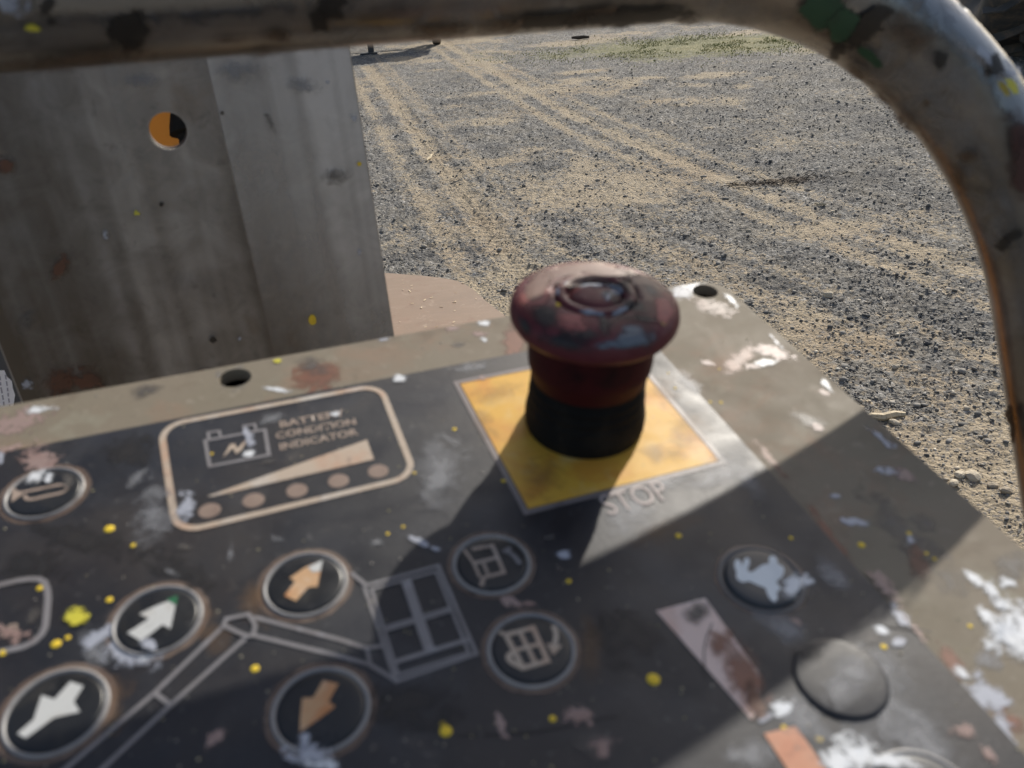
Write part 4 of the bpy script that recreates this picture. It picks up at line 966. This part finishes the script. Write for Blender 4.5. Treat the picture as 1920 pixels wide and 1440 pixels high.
for x_, y_, rx, ry, an, m_, irr, off in PLS:
    o = smear(plt_bvh, 'paint_smear', x_, y_, rx, ry, an, m_, cp, irr, (off + .2) * mm, n=36)
    if o:                                            # keep the bolt holes open
        b = bmesh.new(); b.from_mesh(o.data)
        bmesh.ops.subdivide_edges(b, edges=b.edges[:], cuts=1, use_grid_fill=True)
        dead = [v for v in b.verts if any(math.hypot(v.co.x - c[0][0], v.co.y - c[0][1]) < c[1] * .93 for c in HOLES) or v.co.y > .0272 or v.co.x > .0957]
        bmesh.ops.delete(b, geom=dead, context='VERTS'); b.to_mesh(o.data); b.free()
# yellow drops: domed beads
DROPS = [(205, 992, 14), (250, 1023, 8), (75, 1103, 9), (205, 1125, 9), (105, 1208, 12), (127, 1196, 7), (5, 1224, 10), (303, 1107, 8), (478, 1254, 10), (852, 805, 7), (944, 902, 7), (777, 887, 6), (397, 851, 5), (836, 1371, 14), (830, 1358, 7), (1225, 1274, 16), (1272, 1005, 9), (1066, 1090, 7), (1036, 1348, 8), (1616, 1020, 10), (1705, 998, 7), (1738, 1036, 6), (1753, 1046, 6), (1657, 1213, 8), (1470, 1365, 7), (1536, 1386, 8), (1483, 1009, 6), (1332, 752, 5), (1352, 753, 6), (1349, 690, 4), (1253, 700, 4), (1266, 728, 5), (727, 1001, 5), (756, 988, 5), (1820, 1172, 6), (1175, 560, 1)]
mb = MB()
for x_, y_, r_ in DROPS[:-1]:
    c = pp(x_, y_); d_ = np.linalg.norm(PA + PU * c[0] - PV * c[1] * -1 - EYE); r = r_ / F * .2 * .62
    lathe(mb, [(r, 0), (r * .92, r * .08), (r * .6, r * .13), (r * .05, r * .15)], c, .05 * mm if c[0] < .0585 and c[1] < .008 else -.3 * mm, 14)
mb.build('yellow_paint_drops', S_gold, cp, smooth=True, kind='stuff')
smear(pan_bvh, 'yellow_paint_splat', 147, 1160, 27, 15, -8, S_lime, cp, .5, .3 * mm)
mb = MB()
for i in range(420):
    x_, y_ = random.uniform(0, 1920), random.uniform(560, 1440); c = pp(x_, y_)
    if not (-.11 < c[0] < .094 and -.15 < c[1] < .026): continue
    r = random.choice([.12, .16, .2, .28]) * mm
    lathe(mb, [(r, 0), (r * .8, r * .4), (r * .05, r * .6)], c, .03 * mm if c[0] < .0585 and c[1] < .008 else -.33 * mm, 8)
mb.build('tiny_specks', S_clear, cp, smooth=True, kind='stuff')
# scratches
M_scr = mat('scratch_dark', (.02, .02, .022), .6)
for pts, w_ in [([(860, 1378), (1000, 1375), (1100, 1352), (1162, 1342)], .2), ([(1335, 1170), (1318, 1215), (1322, 1270)], .25), ([(1640, 1172), (1720, 1180), (1745, 1188)], .3)]:
    mb = MB(); add_stroke(mb, ppl(smooth_path(pts, 2)), w_ * mm, .21 * mm, .02 * mm)
    mb.build('scratch', M_scr, cp)
# patches on the cap
cap_bvh = bvh_of(cap)
for a in [(1090, 508, 120, 22, -2, S_tanp, .25), (1215, 545, 46, 26, 30, S_tanp, .3), (1005, 540, 34, 18, -55, S_tanp, .35), (1002, 555, 36, 16, -20, S_salm, .35), (1182, 635, 34, 15, -8, S_blue, .3), (1165, 645, 45, 9, -4, S_blue, .35), (1185, 622, 22, 12, 10, S_blue, .3),
          (1145, 553, 26, 9, -22, S_pale, .35), (1105, 533, 36, 6, 3, S_pale, .5), (1150, 536, 14, 6, 0, S_white, .4), (1045, 550, 6, 9, 0, S_pale, .3), (1105, 586, 26, 5, 12, S_pale, .4), (1160, 584, 22, 5, -25, S_pale, .4), (1130, 600, 12, 5, 20, S_grey, .4),
          (1120, 532, 60, 8, -2, S_blk, .4), (1175, 535, 18, 14, 40, S_blk, .5), (1050, 640, 60, 12, 14, S_blk, .4), (985, 610, 24, 10, 60, S_blk, .4), (1210, 597, 40, 8, 8, S_blk, .5), (1130, 612, 16, 20, 10, S_blk, .5), (1220, 545, 30, 10, 35, S_grey, .4), (1001, 562, 7, 4, 0, S_lime, .3), (1047, 571, 5, 4, 0, S_gold, .2), (1245, 607, 5, 4, 0, S_lime, .3), (1020, 590, 50, 22, 30, S_blk, .5), (1190, 575, 50, 14, 20, S_blk, .5), (1090, 625, 50, 16, 6, S_blk, .5), (1240, 580, 20, 26, 0, S_salm, .4), (1075, 600, 40, 14, 10, S_salm, .5)]:
    smear(cap_bvh, 'paint_patch', *a[:5], a[5], stop, a[6], .0001 + .00008 * random.random(), n=28, fine=8)

# ================================================================== GUARD TUBE
v0, H0, ta, tb, phi_, dl, uc, Rb, Dd = -29.669, 93.323, -.015358, -.003929, -.988321, .027507, 172.594, 107.985, 29.185
t = np.array([1, ta, tb]); t /= np.linalg.norm(t)
w_ = np.array([0, math.cos(phi_), math.sin(phi_)]); w_ -= t * (w_ @ t); w_ /= np.linalg.norm(w_)
lg = math.cos(dl) * w_ + math.sin(dl) * t
Ct = np.array([0, v0, H0]) + t * uc / t[0]; th = math.pi / 2 - dl; tlen = Rb * math.tan(th / 2)
cd = lg - t * (lg @ t); cd /= np.linalg.norm(cd); O_ = Ct - tlen * t + Rb * cd
cur = [Ct + s_ * t for s_ in np.linspace(-330, -tlen, 14)] + [O_ + Rb * (math.sin(q) * t - math.cos(q) * cd) for q in np.linspace(0, th, 40)[1:-1]] + [Ct + s_ * lg for s_ in np.linspace(tlen, 420, 12)]
curw = [PA + (q[0] * PU + q[1] * PV + q[2] * PN) * mm for q in cur]
mb = MB(); add_tube(mb, curw, Dd / 2 * mm, 56)
M_tube = mat('scuffed_tube', (.105, .089, .073), .32, .1, coat=(.7, .18), layers=[
    (14, 4, .42, .66, (.20, .155, .115), .85), (20, 4, .5, .68, (.075, .07, .068), .75), (26, 4, .6, .74, (.10, .058, .038), .5), (24, 5, .54, .72, (.25, .235, .23), .6),
    (90, 5, .58, .7, (.05, .038, .03), .6), (700, 3, .6, .75, (.25, .22, .19), .3)], rvar=(60, .24, .42), bump=(250, .08, .0004), spec=.6)
tube = mb.build('guard_tube', M_tube, smooth=True, label='bent scuffed steel guard tube arching over the control panel', cat='guard tube')
bpy.context.view_layer.update()
tb_ = bvh_of(tube)
S_gloss = mat('glossy_black_paint', (.014, .018, .025), .34, spec=1.0, coat=(1.0, .24), alpha=(180, .35, .12, .5, .97))
S_gloss.node_tree.nodes['Principled BSDF'].inputs['Coat IOR'].default_value = 2.3
S_soft = splat('chalky_grey_patch', (.25, .235, .225), (.17, .155, .14), .6, (160, .55, .1, .9))
S_redb = splat('dark_red_paint', (.06, .017, .012), (.04, .014, .01), .9, (160, .4, .12, .6))
S_softb = splat('soft_brown_patch', (.085, .052, .032), (.05, .033, .022), .85, (160, .5, .12, .8))
TP = [(300, -10, 330, 46, -2, S_gloss, .2), (1800, 40, 190, 50, 45, S_gloss, .12), (1850, 85, 120, 40, 48, S_gloss, .12), (1660, 15, 90, 32, 10, S_gloss, .25), (1905, 190, 60, 26, 60, S_gloss, .3),
      (1700, 165, 120, 46, 45, S_soft, .3), (1790, 260, 110, 44, 58, S_soft, .3), (1660, 100, 40, 40, 30, S_soft, .4), (1790, 150, 70, 26, 50, S_soft, .4), (1380, 20, 100, 26, 8, S_soft, .3), (880, 26, 90, 24, -5, S_soft, .35), (1870, 420, 34, 90, -14, S_soft, .35), (640, 62, 110, 18, -5, S_soft, .35),
      (240, 52, 46, 40, 20, S_dark, .35), (618, 18, 34, 26, -20, S_dark, .4), (600, 35, 22, 16, 40, S_dark, .4), (20, 10, 34, 18, 20, S_pale, .5), (85, 12, 14, 16, 60, S_dark, .5), (58, 50, 14, 7, 0, S_lime, .45), (100, 38, 9, 6, 0, S_dark, .4),
      (420, 70, 30, 8, -6, S_softb, .5), (520, 62, 24, 10, 0, S_softb, .5), (500, 92, 40, 8, -5, S_softb, .4), (830, 48, 60, 14, -5, S_softb, .45), (960, 42, 60, 14, -8, S_softb, .5), (1050, 30, 90, 13, -6, S_dark, .3), (1120, 18, 50, 14, -20, S_softb, .5), (1200, 24, 110, 16, -4, S_dark, .3), (1290, 33, 50, 6, 4, S_softb, .4), (150, 100, 140, 16, -5, S_softb, .3),
      (1545, 12, 44, 38, 40, S_green, .3), (1575, 42, 34, 30, 40, S_green, .3), (1628, 98, 30, 9, 38, S_green, .3), (1625, 45, 60, 20, -42, S_dark, .3), (1572, 88, 20, 13, -50, S_dark, .2),
      (1705, 62, 52, 34, 30, S_softb, .35), (1760, 108, 14, 22, -20, S_dark, .35), (1838, 105, 28, 10, 40, S_pale, .5), (1800, 90, 40, 14, 42, S_soft, .5), (1862, 128, 14, 18, -20, S_dark, .45), (1888, 165, 8, 18, -35, S_lime, .3), (1885, 140, 12, 22, -40, S_pale, .5),
      (1908, 265, 22, 50, -15, S_redb, .35), (1918, 320, 24, 60, -12, S_redb, .35), (1740, 185, 8, 8, 0, S_softb, .3), (1660, 170, 30, 9, 45, S_softb, .45), (1612, 128, 30, 10, 42, S_softb, .4), (1700, 218, 34, 9, 52, S_softb, .4), (1805, 330, 10, 34, -22, S_softb, .5), (1815, 285, 20, 12, 0, S_softb, .4), (1885, 455, 12, 20, 20, S_dark, .5), (1900, 440, 16, 8, -30, S_dark, .5), (1840, 362, 50, 8, 20, S_grey, .5), (1905, 780, 8, 20, 0, S_dark, .5), (1912, 800, 6, 30, 0, S_dark, .4)]
for k, a in enumerate(TP):
    smear(tb_, 'paint_patch', *a[:5], a[5], tube, a[6], .00012 + .00004 * k, n=40, fine=16 if max(a[2:4]) > 55 else 6)

# patches on the sheet
sh_b = bvh_of(shp)
S_shade = mat('brown_shade_film', (.105, .08, .055), .6, layers=[(30, 4, .5, .7, (.09, .066, .044), .6)], alpha=(60, .16, .05, .9, .8))  # brown film paints shade into the sheet, deeper left and low
S_sheen = mat('painted_sheen_film', (.62, .615, .615), .42, .3, layers=[(50, 4, .5, .7, (.52, .51, .50), .6)], alpha=(60, .14, .08, .9, .92))  # pale film paints reflected sheen into the sheet's bands and right edge
xsA = np.linspace(x0 + .0005, xr - .0005, 200); ysA = np.linspace(zb + .001, zt - .001, 160)
GX, GY = np.meshgrid(xsA, ysA); u_ = (GX - x0) / (xr - x0); v_ = (GY - zb) / (zt - zb)
stk_ = fbm(GX * 75, GY * 1.2, 4, 301)                                  # vertical streaks that break up both films
xb1, xb2 = sheet_st(195, 130)[0], sheet_st(388, 115)[0]
def film(name, material, fall, dz):
    V = []; 
    for a_, b_ in zip(GX.ravel(), GY.ravel()):
        q_ = math.hypot(a_ - hc[0], b_ - hc[1])
        if q_ < hr + .0004: k_ = (hr + .0004) / max(q_, 1e-6); a_, b_ = hc[0] + (a_ - hc[0]) * k_, hc[1] + (b_ - hc[1]) * k_
        V.append((a_, b_, sheet_z(a_) + .0007 + dz))
    n_c = len(xsA); fl = fall.ravel(); Fs = []
    for r_ in range(len(ysA) - 1):
        for c_ in range(n_c - 1):
            q = (r_ * n_c + c_, r_ * n_c + c_ + 1, (r_ + 1) * n_c + c_ + 1, (r_ + 1) * n_c + c_)
            if max(fl[list(q)]) < .02: continue
            if all(math.hypot(V[i_][0] - hc[0], V[i_][1] - hc[1]) < hr + .00041 for i_ in q): continue
            Fs.append(q)
    mb = MB(); mb.add(V, Fs, list(fl)); me = mb.mesh(name, True)
    b = bmesh.new(); b.from_mesh(me); bmesh.ops.delete(b, geom=[v for v in b.verts if not v.link_faces], context='VERTS'); b.to_mesh(me); b.free()
    link(name, me, material, sheet)
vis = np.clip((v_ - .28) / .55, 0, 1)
shade_fall = np.clip((1.05 - u_ * 1.0) * .75 + (1 - vis) * .5 - .1, 0, 1) * (.85 + 1.5 * (stk_ - .5))
shade_fall *= np.where(GX > xb2, .9, 1.0)
film('shade_film', S_shade, np.clip(shade_fall, 0, 1), .0001)
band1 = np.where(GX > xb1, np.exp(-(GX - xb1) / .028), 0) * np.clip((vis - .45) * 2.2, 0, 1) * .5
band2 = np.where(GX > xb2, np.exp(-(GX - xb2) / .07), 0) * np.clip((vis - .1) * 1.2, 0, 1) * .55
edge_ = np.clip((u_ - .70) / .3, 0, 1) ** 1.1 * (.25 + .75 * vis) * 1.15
film('sheen_film', S_sheen, np.clip((band1 + band2 + edge_) * (.8 + 1.5 * (stk_ - .5)), 0, 1), .0002)
for k, a in enumerate([(120, 715, 34, 30, 30, S_brown, .5), (170, 710, 30, 20, 0, S_brown, .55), (51, 718, 11, 9, 20, S_pale, .2), (257, 399, 7, 5, 20, S_lime, .3), (585, 599, 7, 10, 0, S_gold, .25), (197, 437, 6, 8, -20, S_pale, .3), (672, 306, 4, 4, 0, S_gold, .2), (672, 471, 7, 7, 0, S_pale, .2), (399, 635, 7, 7, 0, S_dark, .25), (449, 633, 4, 4, 0, S_pale, .2), (660, 220, 9, 7, 0, S_pale, .5), (612, 153, 6, 4, 0, S_pale, .3), (302, 382, 5, 5, 0, S_dark, .3), (415, 210, 6, 6, 0, S_dark, .4),
                     (12, 305, 16, 22, 0, S_brown, .4), (110, 500, 14, 24, 20, S_brown, .5), (400, 700, 30, 12, 0, S_brown, .5), (505, 225, 6, 26, -25, S_grey, .5), (50, 600, 16, 20, 40, S_grey, .5), (620, 330, 30, 14, 0, S_grey, .5), (560, 160, 40, 20, 20, S_haze, .5), (440, 135, 60, 22, 0, S_haze, .5), (260, 150, 40, 18, 0, S_haze, .4)]):  # the haze patches up top add to the sheet's painted sheen
    smear(sh_b, 'paint_patch', *a[:5], a[5], sheet, a[6], .0013 + .00002 * k, n=20)
